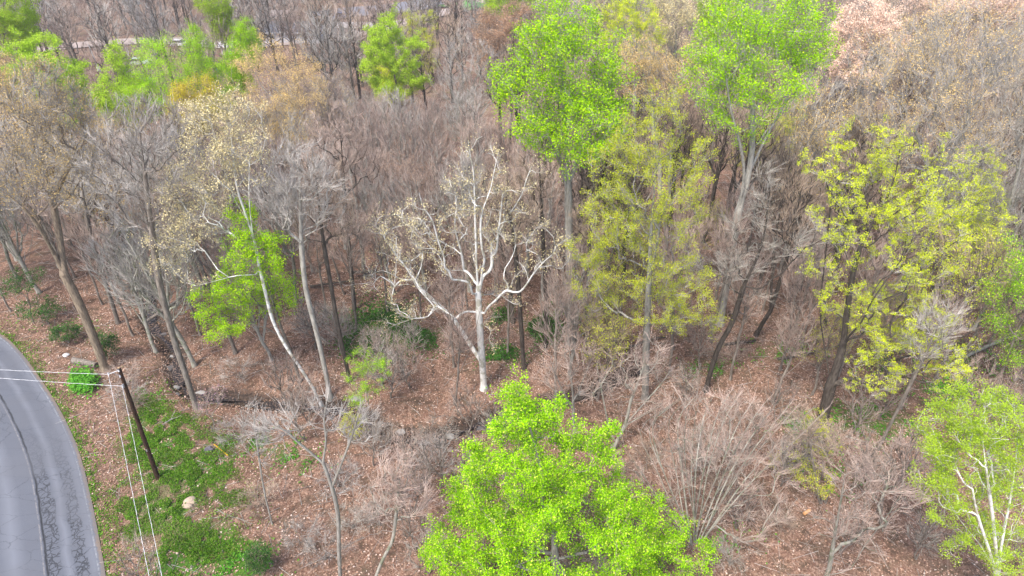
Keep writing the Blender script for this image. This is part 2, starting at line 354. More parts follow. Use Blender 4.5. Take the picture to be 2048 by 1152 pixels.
def ground_mat():
    m, nt, N, L, B = nodes_of('leaf_littered_earth')
    tc = N.new('ShaderNodeTexCoord')
    def vor(sc, feat='F1', rnd=1.0):
        v = N.new('ShaderNodeTexVoronoi'); v.inputs['Scale'].default_value = sc; v.feature = feat; v.inputs['Randomness'].default_value = rnd; L.new(tc.outputs['Object'], v.inputs['Vector']); return v
    def noise(sc, det=4, ro=0.6):
        v = N.new('ShaderNodeTexNoise'); v.inputs['Scale'].default_value = sc; v.inputs['Detail'].default_value = det; v.inputs['Roughness'].default_value = ro; L.new(tc.outputs['Object'], v.inputs['Vector']); return v
    def ramp(src, stops):
        r = N.new('ShaderNodeValToRGB'); el = r.color_ramp.elements
        while len(el) < len(stops): el.new(0.5)
        for e, (p, c) in zip(el, stops): e.position = p; e.color = (*c, 1) if len(c) == 3 else c
        L.new(src, r.inputs[0]); return r.outputs[0]
    def mix(f, a, b, mode='MIX'):
        x = N.new('ShaderNodeMixRGB'); x.blend_type = mode
        for s_, v in ((0, f), (1, a), (2, b)):
            if isinstance(v, (int, float)): x.inputs[s_].default_value = v
            elif isinstance(v, tuple): x.inputs[s_].default_value = (*v, 1)
            else: L.new(v, x.inputs[s_])
        return x.outputs[0]
    v1 = vor(9.0); v2 = vor(22.0)
    leafc = ramp(v1.outputs['Color'], [(0.0, (0.075,0.042,0.030)), (0.35, (0.20,0.105,0.075)), (0.65, (0.36,0.225,0.16)), (0.85, (0.52,0.37,0.28)), (1.0, (0.66,0.54,0.47))])
    leaf2 = ramp(v2.outputs['Color'], [(0.0, (0.055,0.033,0.024)), (0.5, (0.24,0.14,0.105)), (1.0, (0.50,0.35,0.28))])
    litter = mix(0.45, leafc, leaf2)
    big = noise(0.22, 5); litter = mix(ramp(big.outputs[0], [(0.35, (0,0,0)), (0.7, (1,1,1))]), litter, mix(1.0, litter, (0.72,0.70,0.66), 'MULTIPLY'))
    med = noise(1.3, 6); litter = mix(ramp(med.outputs[0], [(0.48, (0,0,0)), (0.64, (0.85,0.85,0.85))]), litter, (0.085,0.058,0.042)); dm = noise(0.55, 6, .7); litter = mix(ramp(dm.outputs[0], [(0.50, (0,0,0)), (0.66, (.75,.75,.75))]), litter, (0.12,0.09,0.06))
    sep = N.new('ShaderNodeSeparateColor'); at = N.new('ShaderNodeVertexColor'); at.layer_name = 'cover'; L.new(at.outputs[0], sep.inputs[0])
    gn = noise(2.6, 6, 0.75)
    def math_(op, a, b, clamp=False):
        x = N.new('ShaderNodeMath'); x.operation = op; x.use_clamp = clamp
        for s_, v in ((0, a), (1, b)):
            if isinstance(v, (int, float)): x.inputs[s_].default_value = v
            else: L.new(v, x.inputs[s_])
        return x.outputs[0]
    gmask = math_('MULTIPLY', math_('SUBTRACT', math_('ADD', gn.outputs[0], math_('MULTIPLY', sep.outputs[0], 0.55)), 0.72), 7.0, True)
    gcol = ramp(noise(6.0, 5).outputs[0], [(0.3, (0.03,0.075,0.012)), (0.55, (0.08,0.17,0.02)), (0.75, (0.17,0.26,0.05))])
    col = mix(gmask, litter, gcol)
    mudc = ramp(noise(5.0, 5).outputs[0], [(0.35, (0.035,0.026,0.022)), (0.7, (0.12,0.085,0.065))])
    col = mix(math_('MULTIPLY', math_('SUBTRACT', math_('ADD', sep.outputs[1], math_('MULTIPLY', med.outputs[0], 0.4)), 0.5), 3.0, True), col, mudc)
    # the far yard: worn brown lawn and dead grass
    farc = ramp(noise(0.35, 8, .72).outputs[0], [(0.3, (0.12,0.075,0.05)), (0.45, (0.22,0.145,0.11)), (0.55, (0.30,0.22,0.17)), (0.62, (0.19,0.19,0.08)), (0.75,(0.14,0.10,0.07))])
    col = mix(math_('MULTIPLY', sep.outputs[2], 0.6), col, farc)
    L.new(col, B.inputs['Base Color']); B.inputs['Roughness'].default_value = 0.95; B.inputs['Specular IOR Level'].default_value = 0.1
    bp = N.new('ShaderNodeBump'); bp.inputs['Strength'].default_value = 0.8; bp.inputs['Distance'].default_value = 0.06
    L.new(v1.outputs['Color'], bp.inputs['Height']); L.new(bp.outputs[0], B.inputs['Normal'])
    return m

def strip(name, mat, left, right, z, uvw=None, cols=1):
    """sheet between two polylines; z number or function; writes u (0..1 across) and v (metres) into an attribute"""
    n = len(left); V = []; U = []
    mid = (left+right)/2; sl = np.concatenate([[0], np.cumsum(np.linalg.norm(np.diff(mid, axis=0), axis=1))])
    for i in range(n):
        for c in range(cols+1):
            t = c/cols; p = left[i]*(1-t)+right[i]*t; V.append((p[0], p[1], z if not callable(z) else z(p[0], p[1], t))); U.append((t, sl[i], 0))
    F = [[i*(cols+1)+c, i*(cols+1)+c+1, (i+1)*(cols+1)+c+1, (i+1)*(cols+1)+c] for i in range(n-1) for c in range(cols)]
    mb = MB(); mb.add(V, F); o = mb.obj(name, mat, smooth=True)
    a = o.data.attributes.new('along', 'FLOAT_VECTOR', 'POINT'); a.data.foreach_set('vector', np.array(U, float).ravel())
    return tag(o, kind='structure')

def road_mat():
    m, nt, N, L, B = nodes_of('worn_asphalt')
    at = N.new('ShaderNodeAttribute'); at.attribute_name = 'along'; sx = N.new('ShaderNodeSeparateXYZ'); L.new(at.outputs['Vector'], sx.inputs[0])
    tc = N.new('ShaderNodeTexCoord')
    def M(op, a, b=0.0, clamp=False):
        x = N.new('ShaderNodeMath'); x.operation = op; x.use_clamp = clamp
        for s_, v in ((0, a), (1, b)):
            if isinstance(v, (int, float)): x.inputs[s_].default_value = v
            else: L.new(v, x.inputs[s_])
        return x.outputs[0]
    def noise(sc, det=4, ro=0.6, vec=None):
        v = N.new('ShaderNodeTexNoise'); v.inputs['Scale'].default_value = sc; v.inputs['Detail'].default_value = det; v.inputs['Roughness'].default_value = ro; L.new(vec or tc.outputs['Object'], v.inputs['Vector']); return v
    def mix(f, a, b, mode='MIX'):
        x = N.new('ShaderNodeMixRGB'); x.blend_type = mode
        for s_, v in ((0, f), (1, a), (2, b)):
            if isinstance(v, (int, float)): x.inputs[s_].default_value = v
            elif isinstance(v, tuple): x.inputs[s_].default_value = (*v, 1)
            else: L.new(v, x.inputs[s_])
        return x.outputs[0]
    def ramp(src, stops):
        r = N.new('ShaderNodeValToRGB'); el = r.color_ramp.elements
        while len(el) < len(stops): el.new(0.5)
        for e, (p, c) in zip(el, stops): e.position = p; e.color = (*c, 1)
        L.new(src, r.inputs[0]); return r.outputs[0]
    u = M('MULTIPLY', sx.outputs[0], RW); v = sx.outputs[1]      # metres from the right edge
    sy = N.new('ShaderNodeSeparateXYZ'); L.new(tc.outputs['Object'], sy.inputs[0])
    wv = noise(0.35, 3); u2 = M('ADD', u, M('MULTIPLY', M('SUBTRACT', wv.outputs[0], 0.5), 0.5))
    g = noise(60, 3, 0.8); base = ramp(g.outputs[0], [(0.3, (0.075,0.082,0.102)), (0.7, (0.145,0.156,0.188))])
    stain = noise(0.5, 5); base = mix(ramp(stain.outputs[0], [(0.4, (0,0,0)), (0.7, (.5,.5,.5))]), base, (0.10,0.105,0.125))
    # polished wheel paths, paler
    def band(c, w_): return M('SUBTRACT', 1.0, M('MULTIPLY', M('ABSOLUTE', M('SUBTRACT', u2, c)), 1.0/w_), True)
    pale = M('MAXIMUM', M('MAXIMUM', band(5.0, 0.75), band(1.95, 0.35)), M('MULTIPLY', band(0.55, .5), 0.8))
    base = mix(M('MULTIPLY', pale, 0.55), base, (0.20,0.213,0.25))
    # alligator cracks in two bands
    warp = noise(3.0, 3); vv = N.new('ShaderNodeVectorMath'); vv.operation = 'ADD'; L.new(tc.outputs['Object'], vv.inputs[0])
    sc_ = N.new('ShaderNodeVectorMath'); sc_.operation = 'SCALE'; sc_.inputs['Scale'].default_value = 0.35; L.new(warp.outputs['Color'], sc_.inputs[0]); L.new(sc_.outputs[0], vv.inputs[1])
    cr = None
    for s_, wd in ((2.1, 0.085), (1.1, 0.05)):
        vo = N.new('ShaderNodeTexVoronoi'); vo.feature = 'DISTANCE_TO_EDGE'; vo.inputs['Scale'].default_value = s_; L.new(vv.outputs[0], vo.inputs['Vector'])
        e = M('SUBTRACT', 1.0, M('MULTIPLY', vo.outputs['Distance'], 1.0/wd), True); cr = e if cr is None else M('MAXIMUM', cr, e)
    bn = noise(0.9, 4)
    bands = M('MAXIMUM', band(2.7, 0.55), band(1.2, 0.5))
    bm = M('MULTIPLY', M('SUBTRACT', M('ADD', bands, M('MULTIPLY', bn.outputs[0], 0.9)), 0.62), 6.0, True)
    bm = M('MULTIPLY', bm, M('MULTIPLY', M('SUBTRACT', 42.0, sy.outputs[1]), 0.13, True))
    cracks = M('MULTIPLY', cr, bm)
    # sparse cracks across the whole width
    vo = N.new('ShaderNodeTexVoronoi'); vo.feature = 'DISTANCE_TO_EDGE'; vo.inputs['Scale'].default_value = 0.45
    mp = N.new('ShaderNodeMapping'); mp.inputs['Scale'].default_value = (0.6, 1.6, 1); L.new(vv.outputs[0], mp.inputs[0]); L.new(mp.outputs[0], vo.inputs['Vector'])
    cracks = M('MAXIMUM', cracks, M('MULTIPLY', M('SUBTRACT', 1.0, M('MULTIPLY', vo.outputs['Distance'], 1.0/0.012), True), 0.45))
    # open seam along the middle and the crumbling right edge
    seam_w = noise(1.5, 4); us = M('ADD', u, M('MULTIPLY', M('SUBTRACT', seam_w.outputs[0], 0.5), 0.22))
    seam = M('SUBTRACT', 1.0, M('MULTIPLY', M('ABSOLUTE', M('SUBTRACT', us, 3.15)), 1.0/0.11), True)
    cracks = M('MAXIMUM', cracks, M('MULTIPLY', seam, 1.3, True))
    edge = M('SUBTRACT', 1.0, M('MULTIPLY', us, 1.0/0.14), True); cracks = M('MAXIMUM', cracks, M('MULTIPLY', edge, 0.7))
    base = mix(M('MULTIPLY', cracks, 0.97), base, (0.016,0.017,0.021))
    # faded paint: middle line and edge lines
    wear = noise(4.0, 5, 0.75)
    def line(c, hw): return M('MULTIPLY', M('LESS_THAN', M('ABSOLUTE', M('SUBTRACT', u, c)), hw), M('MULTIPLY', M('SUBTRACT', wear.outputs[0], 0.42), 5.0, True))
    base = mix(M('MULTIPLY', line(3.34, 0.045), 0.3), base, (0.50,0.44,0.38))
    base = mix(M('MULTIPLY', line(5.85, 0.05), 0.5), base, (0.6,0.6,0.6))
    base = mix(M('MULTIPLY', line(0.34, 0.05), 0.3), base, (0.6,0.6,0.6))
    dirt = M('MULTIPLY', M('SUBTRACT', M('ADD', M('SUBTRACT', 1.0, M('MULTIPLY', u, 1.6), True), M('MULTIPLY', wear.outputs[0], .9)), 1.02), 6.0, True)
    base = mix(M('MULTIPLY', dirt, .8), base, (0.20,0.15,0.11))
    pt = noise(0.18, 2); base = mix(ramp(pt.outputs[0], [(0.45, (0,0,0)), (0.6, (.45,.45,.45))]), base, (0.12,0.125,0.145))
    L.new(base, B.inputs['Base Color']); B.inputs['Roughness'].default_value = 0.8
    bp = N.new('ShaderNodeBump'); bp.inputs['Strength'].default_value = 0.5; bp.inputs['Distance'].default_value = 0.02; bp.invert = True; L.new(cracks, bp.inputs['Height']); L.new(bp.outputs[0], B.inputs['Normal'])
    return m
def water_mat():
    m, nt, N, L, B = nodes_of('creek_water'); B.inputs['Base Color'].default_value = (0.012,0.012,0.014,1); B.inputs['Roughness'].default_value = 0.12
    tc = N.new('ShaderNodeTexCoord'); nz = N.new('ShaderNodeTexNoise'); nz.inputs['Scale'].default_value = 5; nz.inputs['Detail'].default_value = 4; L.new(tc.outputs['Object'], nz.inputs['Vector'])
    cr = N.new('ShaderNodeValToRGB'); cr.color_ramp.elements[0].color = (0.03,0.026,0.026,1); cr.color_ramp.elements[1].color = (0.2,0.14,0.11,1); cr.color_ramp.elements[0].position = 0.5; cr.color_ramp.elements[1].position = 0.62
    L.new(nz.outputs[0], cr.inputs[0]); L.new(cr.outputs[0], B.inputs['Base Color'])
    bp = N.new('ShaderNodeBump'); bp.inputs['Strength'].default_value = 0.25; L.new(nz.outputs[0], bp.inputs['Height']); L.new(bp.outputs[0], B.inputs['Normal']); return m
build_ground()
strip('road', road_mat(), edgeR, offset(edgeR, RW), lambda x, y, t: 0.07+0.06*(1-abs(2*t-1)), cols=8)
cw = 0.34+0.2*np.sin(np.arange(len(CREEK))*0.7)+.12*np.sin(np.arange(len(CREEK))*1.9)
strip('creek_water', water_mat(), offset(CREEK, -1)*0+CREEK+(offset(CREEK, 1)-CREEK)*cw[:, None], CREEK-(offset(CREEK, 1)-CREEK)*cw[:, None], -0.80)
gravel = plain('pale_gravel', (0.40,0.33,0.30), 0.95)
farL = catmull([gpt(*p)[:2] for p in [(-250,128),(0,108),(130,95),(237,86),(363,84),(450,92),(530,90),(700,72),(790,52),(880,28),(960,10),(1010,-14)]], 6)
strip('back_road', gravel, offset(farL, -3.3), offset(farL, 3.3), lambda x, y, t: 0.32)
pave = catmull([gpt(*p)[:2] for p in [(640,34),(700,26),(780,20),(860,8),(930,1)]], 5)
strip('paved_yard', plain('yard_asphalt', (0.20,0.20,0.23), 0.9), offset(pave, -7), offset(pave, 7), lambda x, y, t: 0.34)
lawn = catmull([gpt(*p)[:2] for p in [(905,18),(930,12),(960,7)]], 5)
strip('lawn', plain('mown_lawn', (0.10,0.27,0.06), 0.95), offset(lawn, -6), offset(lawn, 6), lambda x, y, t: 0.36)

# ------------------------------------------------------------------ the trees one can tell apart
LEAFK = {'leaf_lime': (3.0, .64, 1.0), 'leaf_lime_bright': (1.8, .6, 1.1), 'leaf_yellow_green': (2.6, .66, .62), 'leaf_olive_green': (2.9, .68, .75), 'leaf_light_green': (1.9, .95, 1), 'bud_gold': (1.5, .8, 1.1), 'bud_cream': (1.5, .85, 1.1), 'bud_salmon': (1.6, .9, 1.1), 'leaf_yellow': (1.3, 1, 1)}
HEROES = []     # (short name, world x, y) used to word the labels of the trees around them
def depth_of(p): return p[1]*cp - (p[2]-CAM_H)*sp
def hero(name, short, label, base, lobes, bk, tw, ntw, leaf=None, limbs=None, natt=260, root_r=0.22, seed=1, bf=0.3, climb=1.2, zmin=2.5, twk={}, group=None, jit=0.06, tip_r=0.012, by=None, cat='tree', maxtips=5, allow_low=False):
    rng = np.random.default_rng(seed)
    b = gpt(*base) if by is None else atY(base[0], base[1], by)
    gx, gy = b[0], b[1]; gz = tz(gx, gy)-0.05; org = np.array([gx, gy, gz])
    Lb = []
    for l in lobes:
        c = atY(l[0], l[1], gy+(l[4] if len(l) > 4 else 0)); d = depth_of(c)
        Lb.append((*(c-org), l[2]/FPX*d, l[2]/FPX*d*0.92, l[3]/FPX*d*1.06))
    LM = []
    for pl in (limbs or []):
        q = [atY(p[0], p[1], gy+(p[2] if len(p) > 2 else 0))-org for p in pl]
        LM.append(catmull(q, 3) if len(q) > 2 else np.array(q))
    if not limbs:
        top = max(Lb, key=lambda l: l[2]+l[5]*0.5); e = np.array([top[0], top[1], top[2]+top[5]*0.55])
        t = np.linspace(0, 1, 9)[:, None]; pl = e*t; pl[:, :2] = e[:2]*t**1.3; pl[1:] += rng.normal(size=(8, 3))*np.array([0.14, 0.14, 0.05])
        LM = [pl]
    else:
        LM[0][0][2] = min(LM[0][0][2], 0.0)
    att = sample_lobes(Lb, natt, rng); att = att[att[:, 2] > 0.8]
    G = grow(LM, att, rng, root_r, tip_r, bf, climb, zmin, jit)
    kw = dict(twk); kw.setdefault('maxtips', maxtips); kw['sub'] = 2
    if leaf is not None:
        ntw = int(ntw*.45); lf = list(leaf); q = LEAFK.get(lf[0].name, (1, 1, 1)); lf[1] = int(lf[1]*q[0]); lf[4] = lf[4]*q[1]; lf[3] = lf[3]*q[2]; leaf = tuple(lf)
    root = finish_tree(name, tuple(org), G, rng, bk, tw, ntw, leaf, kw, label, cat, group)
    HEROES.append((short, gx, gy)); return root

# 1 the front lime tree
hero('tulip_tree', 'the big lime green front tree', 'largest lime green leafy tree, broad cone crown in the front centre below the white-barked tree',
     (1110,1400), [(1036,775,24,32,.4),(1030,795,34,40,.2),(1045,800,34,46,.5),(1048,848,62,84,0.6),(1035,960,130,110,.2),(1085,900,95,90,.4),(1190,940,70,90,1.2),(960,1080,95,80,-.6),(1120,1090,190,120,-.5),(1340,1110,75,85,1.2),(960,1010,75,60,.2),(1200,1010,90,70,.6),(900,1080,50,50,.2),(1270,1040,75,60,1.5),(905,1140,60,60,.3),(1200,900,38,58,1.6),(1100,1230,260,110,0)],
     B_grey, T_brown, 9000, (L_lime, 9500, 5, 0.17, 0.155, 0.6), natt=640, root_r=0.26, seed=11, by=25.5, zmin=3, climb=.7,
     twk=dict(L=(0.35,0.8), up=.2, sub=2, maxtips=6))
# 2 the white sycamore, limbs traced one by one
SY = [
 [(968,778),(966,745,0),(963,700,0),(959,644,0),(957,590,0),(955,560,.1),(953,526,.2),(952,484,.2),(950,432,.3),(949,390,.4),(947,347,.3),(941,312,.2),(936,280,.1)],
 [(958,588,0),(962,570,-.3),(964,543,-.6),(969,519,-.8),(964,498,-1),(961,460,-1),(964,425,-.9),(975,395,-.6),(983,370,-.4),(990,335,-.3),(997,305,-.2)],
 [(959,575,0),(967,552,.4),(978,543,.8),(984,526,1),(983,488,1.3),(992,480,1.5),(1001,460,1.7),(1011,439,1.9),(1028,415,2),(1044,388,2.1),(1052,362,2.2),(1063,333,2.3)],
 [(984,515,1.1),(993,500,.8),(996,470,.5),(1000,440,.4),(1004,400,.3)],
 [(955,586,0),(945,587,-.5),(938,566,-1),(914,560,-1.6),(904,558,-2),(898,543,-2.2),(890,535,-2.4),(888,515,-2.6),(876,481,-2.8),(865,442,-3),(846,412,-3.2),(838,385,-3.3)],
 [(953,570,.1),(942,552,.7),(928,541,1.2),(897,540,1.9),(885,530,2.2),(871,519,2.4),(863,496,2.7),(848,482,2.9),(834,470,3.1),(818,450,3.3),(806,435,3.4)],
 [(928,541,1.2),(924,512,1),(917,484,.9),(910,455,.8),(912,425,.8)],
 [(966,632,0),(976,615,-.6),(989,603,-1.1),(1011,582,-1.6),(1026,584,-2),(1040,583,-2.3),(1053,569,-2.6),(1065,550,-2.9),(1084,527,-3.2),(1105,508,-3.5),(1112,495,-3.6),(1120,486,-3.8),(1134,478,-4)],
 [(958,592,0),(968,590,.7),(984,588,1.3),(1000,581,1.9),(1014,583,2.4)],
 [(957,625,0),(935,623,-.4),(922,628,-.8),(912,637,-1)],
 [(964,655,0),(972,640,.5),(985,636,1)],
 [(962,648,0),(975,655,-.8),(981,664,-1.3),(978,680,-1.6),(985,690,-1.8)],
 [(876,612,.2),(866,617,-.3),(857,632,-.8),(842,636,-1.2),(822,637,-1.7)],
]
hero('sycamore', 'the white sycamore', 'white-barked sycamore with crooked bare limbs and cream buds, centre of the wood', (968,778),
     [(948,355,60,88,0),(1035,400,52,85,1),(870,440,65,85,-1.5),(815,480,55,70,0),(1085,495,60,55,-2.5),(930,480,80,80,0),(1020,500,60,60,0),(965,420,70,80,0),(1010,590,40,25,0),(835,590,60,45,0)],
     B_syc, T_pale, 3400, (L_cream, 1000, 4, 0.17, 0.13, 0.4), limbs=SY, natt=190, root_r=0.29, seed=5, bf=.15, climb=.6, zmin=7,
     twk=dict(L=(0.4,0.9), up=.3, sub=2, r=0.010, maxtips=2), tip_r=0.023)
# the leaning limb beside it is a tree of its own, rooted at the same foot
hero('leaning_sycamore', 'the leaning sycamore', 'slim white-barked tree leaning far left from the foot of the big sycamore', (962,722),
     [(775,470,45,40,0),(800,535,50,40,.5),(840,560,50,35,0),(730,560,50,30,0),(815,637,45,22,0)],
     B_syc, T_pale, 600, (L_cream, 300, 4, 0.16, 0.12, 0.4), limbs=[[(962,722,0),(935,681,.1),(910,642,.2),(886,618,.2),(858,593,.2),(839,576,.1),(827,558,0),(813,536,0),(796,515,0),(784,497,0),(771,480,0),(764,462,0)],[(828,560,0),(803,559,-.5),(790,552,-.8),(765,541,-1),(745,548,-1.2)],[(893,624,.2),(872,618,.1),(855,633,0),(824,638,0)]],
     natt=60, root_r=0.2, seed=6, bf=.15, climb=.5, zmin=4, twk=dict(L=(0.5,1.0), r=.009), tip_r=.016)
# 3, 4 bright green tall trees behind
hero('tulip_tree', 'the tall lime tree right of centre', 'tall bright lime tree with rounded leafy crown rising behind and right of the white sycamore', (1140,692),
     [(1125,80,75,72,0),(1175,150,70,90,.5),(1085,130,60,70,-1),(1080,215,85,60,-1.5),(1020,175,40,35,-1),(1160,260,85,60,-1),(1225,190,35,60,1),(1130,300,70,40,-1),(1200,240,55,60,1),(1010,165,28,40,-1)],
     B_grey, T_grey, 5200, (L_lime2, 4700, 5, 0.24, 0.23, 0.5), natt=380, root_r=0.33, seed=21, climb=.8, zmin=12, limbs=[[(1140,692),(1140,600),(1138,500),(1137,420),(1135,340),(1130,250),(1125,160),(1120,60)],[(1137,400),(1125,340,-.5),(1105,290,-1.5),(1080,240,-2)],[(1137,370),(1155,320,.5),(1180,270,1),(1200,220,1.5)]],
     twk=dict(L=(.5,1.1), r=.01), bf=.2)
hero('tulip_tree', 'the tall lime tree at upper right', 'tall bright lime tree on three pale forked trunks at the upper right', (1440,648),
     [(1520,20,90,70,0),(1560,90,90,60,1),(1450,100,75,70,-1),(1600,60,60,60,1),(1440,160,70,45,-1),(1530,170,90,50,0),(1620,110,40,35,1),(1420,210,40,35,-1),(1500,240,70,40,0)],
     B_grey, T_grey, 5200, (L_lime2, 4500, 5, 0.23, 0.22, 0.5), natt=380, root_r=0.33, seed=22, climb=.8, zmin=13,
     limbs=[[(1440,648),(1455,560),(1468,480),(1478,420),(1494,360),(1504,300),(1505,220),(1508,130),(1515,40)],[(1496,355),(1515,310,.7),(1540,260,1.4),(1570,205,2),(1590,150,2.6),(1600,90,3)],[(1478,420),(1488,350,-.8),(1480,290,-1.4),(1462,220,-2),(1450,140,-2.5)]],
     twk=dict(L=(.5,1.1), r=.01), bf=.2)
# 5 olive green oak
hero('oak_tree', 'the olive green oak', 'olive and yellow-green oak with a tall rounded crown right of the white sycamore', (1290,800),
     [(1305,260,75,68,0),(1385,330,55,60,1),(1240,330,62,60,-1),(1320,370,90,70,0),(1230,430,60,60,-1),(1360,420,50,45,.5),(1290,500,100,60,0),(1185,500,40,45,-.5),(1190,570,45,40,-.5),(1350,560,60,60,-.5),(1380,600,42,50,-.8),(1320,620,60,45,0),(1215,600,40,40,0),(1415,660,30,30,0)],
     B_grey, T_grey, 4600, (L_oakd, 2500, 8, 0.19, 0.125, 0.5), natt=420, root_r=0.30, seed=31, climb=.6, zmin=5,
     limbs=[[(1290,800),(1292,700),(1296,600),(1300,500),(1305,420),(1312,340),(1310,280),(1308,225)],[(1298,560),(1312,500,-1),(1322,440,-1.5),(1335,400,-2)],[(1300,480),(1270,430,1),(1245,380,1.5),(1238,330,2)],[(1303,430),(1335,380,1),(1370,330,1.5)]], twk=dict(L=(.45,1.0), r=.009))
hero('oak_tree', 'the slim oak', 'slender dark-trunked oak with thin yellow-green sprays left of the olive oak', (1238,668),
     [(1215,430,40,60,0),(1200,520,45,40,0),(1250,480,35,50,0),(1245,580,45,40,0),(1190,600,30,30,0)],
     B_dark, T_brown, 1300, (L_oakd, 500, 7, 0.17, 0.115, 0.5), natt=120, root_r=0.2, seed=32, zmin=5, climb=.5)
# 6 big yellow-green oak on the right
hero('oak_tree', 'the big dark-trunked oak', 'big yellow-green oak with a thick dark forked trunk at the right', (1645,842),
     [(1740,290,70,55,0),(1830,330,85,60,1),(1660,330,55,60,-1),(1765,390,110,55,0),(1900,400,60,55,1.5),(1690,430,75,50,-1),(1860,470,80,60,1),(1770,520,90,50,0),(1660,520,55,50,-1),(1880,560,60,50,1),(1790,640,95,60,-.5),(1700,600,60,50,-1),(1830,720,95,50,-1),(1900,700,55,50,0),(1740,740,60,45,-1.5)],
     B_dark, T_grey, 5600, (L_oak, 3300, 8, 0.15, 0.115, 0.5), natt=520, root_r=0.44, seed=41, climb=.5, zmin=3, bf=.25,
     limbs=[[(1645,842),(1662,770),(1684,700),(1692,640),(1702,570),(1713,520),(1726,480),(1750,440),(1772,400),(1790,350),(1800,300)],[(1686,690),(1700,670,-1),(1722,645,-1.8),(1745,600,-2.4),(1780,550,-2.8),(1815,500,-3),(1835,450,-3)],[(1662,770),(1650,700,1),(1640,620,1.5),(1650,520,2),(1660,420,2),(1668,350,2)],[(1690,650),(1740,700,-1),(1790,700,-2),(1850,700,-2.5)]], twk=dict(L=(.4,.9), r=.009))
hero('oak_tree', 'the far right oak', 'yellow-green oak with a rounded bushy top, right of the big dark-trunked oak', (1800,700),
     [(1950,350,45,45,0),(1965,420,60,50,0),(1930,480,60,45,0),(1970,520,50,40,0),(1905,430,50,40,0)],
     B_mid, T_grey, 2100, (L_oak, 1300, 8, 0.16, 0.12, 0.5), natt=200, root_r=0.26, seed=42, zmin=7,
     limbs=[[(1800,700),(1822,620),(1845,540),(1862,470),(1880,400),(1930,372)],[(1862,470),(1900,450,1),(1940,420,1)]], twk=dict(L=(.4,.9), r=.009))
# 7 dark leaning bare tree
hero('bare_tree', 'the dark leaning bare tree', 'dark leaning bare tree with one long right branch, before the upper right lime tree', (1412,780),
     [(1500,450,45,60,0),(1440,530,60,40,0),(1640,470,60,30,0),(1580,500,50,35,0),(1520,380,35,50,0),(1500,560,50,30,0)],
     B_dark, T_pale, 1000, None, natt=150, root_r=0.21, seed=51, zmin=4, climb=.2,
     limbs=[[(1412,780),(1425,730),(1440,690),(1462,650),(1476,610),(1487,574),(1500,545),(1512,520),(1528,470),(1535,420),(1540,370)],[(1495,555),(1530,530,-.8),(1565,510,-1.4),(1600,492,-2),(1630,488,-2.4),(1670,480,-2.6)]], twk=dict(L=(.6,1.4), r=.01, up=.1))
# 8 right edge
hero('bare_tree', 'the right edge bare tree', 'tall grey bare tree leaning out past the right edge behind the fallen pale log', (1888,690),
     [(2040,330,60,90,0),(1990,430,50,60,0),(2060,200,60,80,0)],
     B_grey, T_pale, 2200, None, natt=220, root_r=0.2, seed=61, zmin=5, limbs=[[(1888,690),(1912,640),(1942,580),(1975,520),(2005,450),(2030,370),(2050,280)],[(1915,635),(1960,600,-.8),(2000,560,-1.2),(2050,500,-1.8)]])
hero('maple_tree', 'the right edge green tree', 'bright green leafy tree cut off by the right edge at mid height', (2110,800),
     [(2040,520,40,40,0),(2020,590,45,40,0),(2070,560,50,60,0),(2040,660,40,40,0),(2000,640,25,30,0),(2060,700,50,40,0)],
     B_mid, T_brown, 1600, (L_lime, 750, 6, 0.2, 0.16, 0.5), natt=150, root_r=.2, seed=62, zmin=3)
# 9 the big golden-bud tree, upper right
hero('beech_tree', 'the golden-bud giant', 'huge grey tree with golden buds and wide fanned limbs at the upper right corner', (1800,600),
     [(1900,120,130,100,0),(1800,200,110,80,-1),(1990,200,110,100,1),(1960,70,120,60,1),(1850,270,120,60,0),(2000,300,70,60,1),(1760,120,60,60,0)],
     B_grey, T_grey, 9000, (L_gold, 4200, 4, 0.18, 0.115, 0.4), natt=620, root_r=0.42, seed=71, climb=1.3, zmin=9,
     limbs=[[(1800,600),(1830,500),(1862,420),(1880,360),(1900,320),(1925,270),(1938,220),(1945,140)],[(1848,450),(1862,370,-1),(1888,300,-2),(1925,262,-2.6),(1960,200,-3)],[(1870,390),(1850,320,1),(1830,260,1.6),(1800,200,2)]], twk=dict(L=(.6,1.4), r=.011, up=.5))
# 10 salmon trees
sal = (L_salm, 2600, 7, 0.22, 0.16, 0.4)
hero('maple_tree', 'the salmon tree', 'salmon-pink budding tree behind the golden-bud giant, right of the tall lime crown', (1680,430),
     [(1715,70,50,50,0),(1690,120,50,40,0),(1740,40,60,30,0),(1770,80,40,40,0),(1715,150,40,20,0)], B_grey, T_grey, 2400, sal, natt=220, root_r=.25, seed=81, zmin=9)
hero('maple_tree', 'the corner salmon tree', 'pale salmon-pink tree filling the top right corner', (1960,330),
     [(1900,10,90,24,0),(1990,15,90,25,0),(2040,45,60,25,0),(1960,-10,140,30,0)], B_grey, T_grey, 2400, (L_salm, 3200, 7, 0.24, 0.17, 0.4), natt=220, root_r=.25, seed=82, zmin=11)
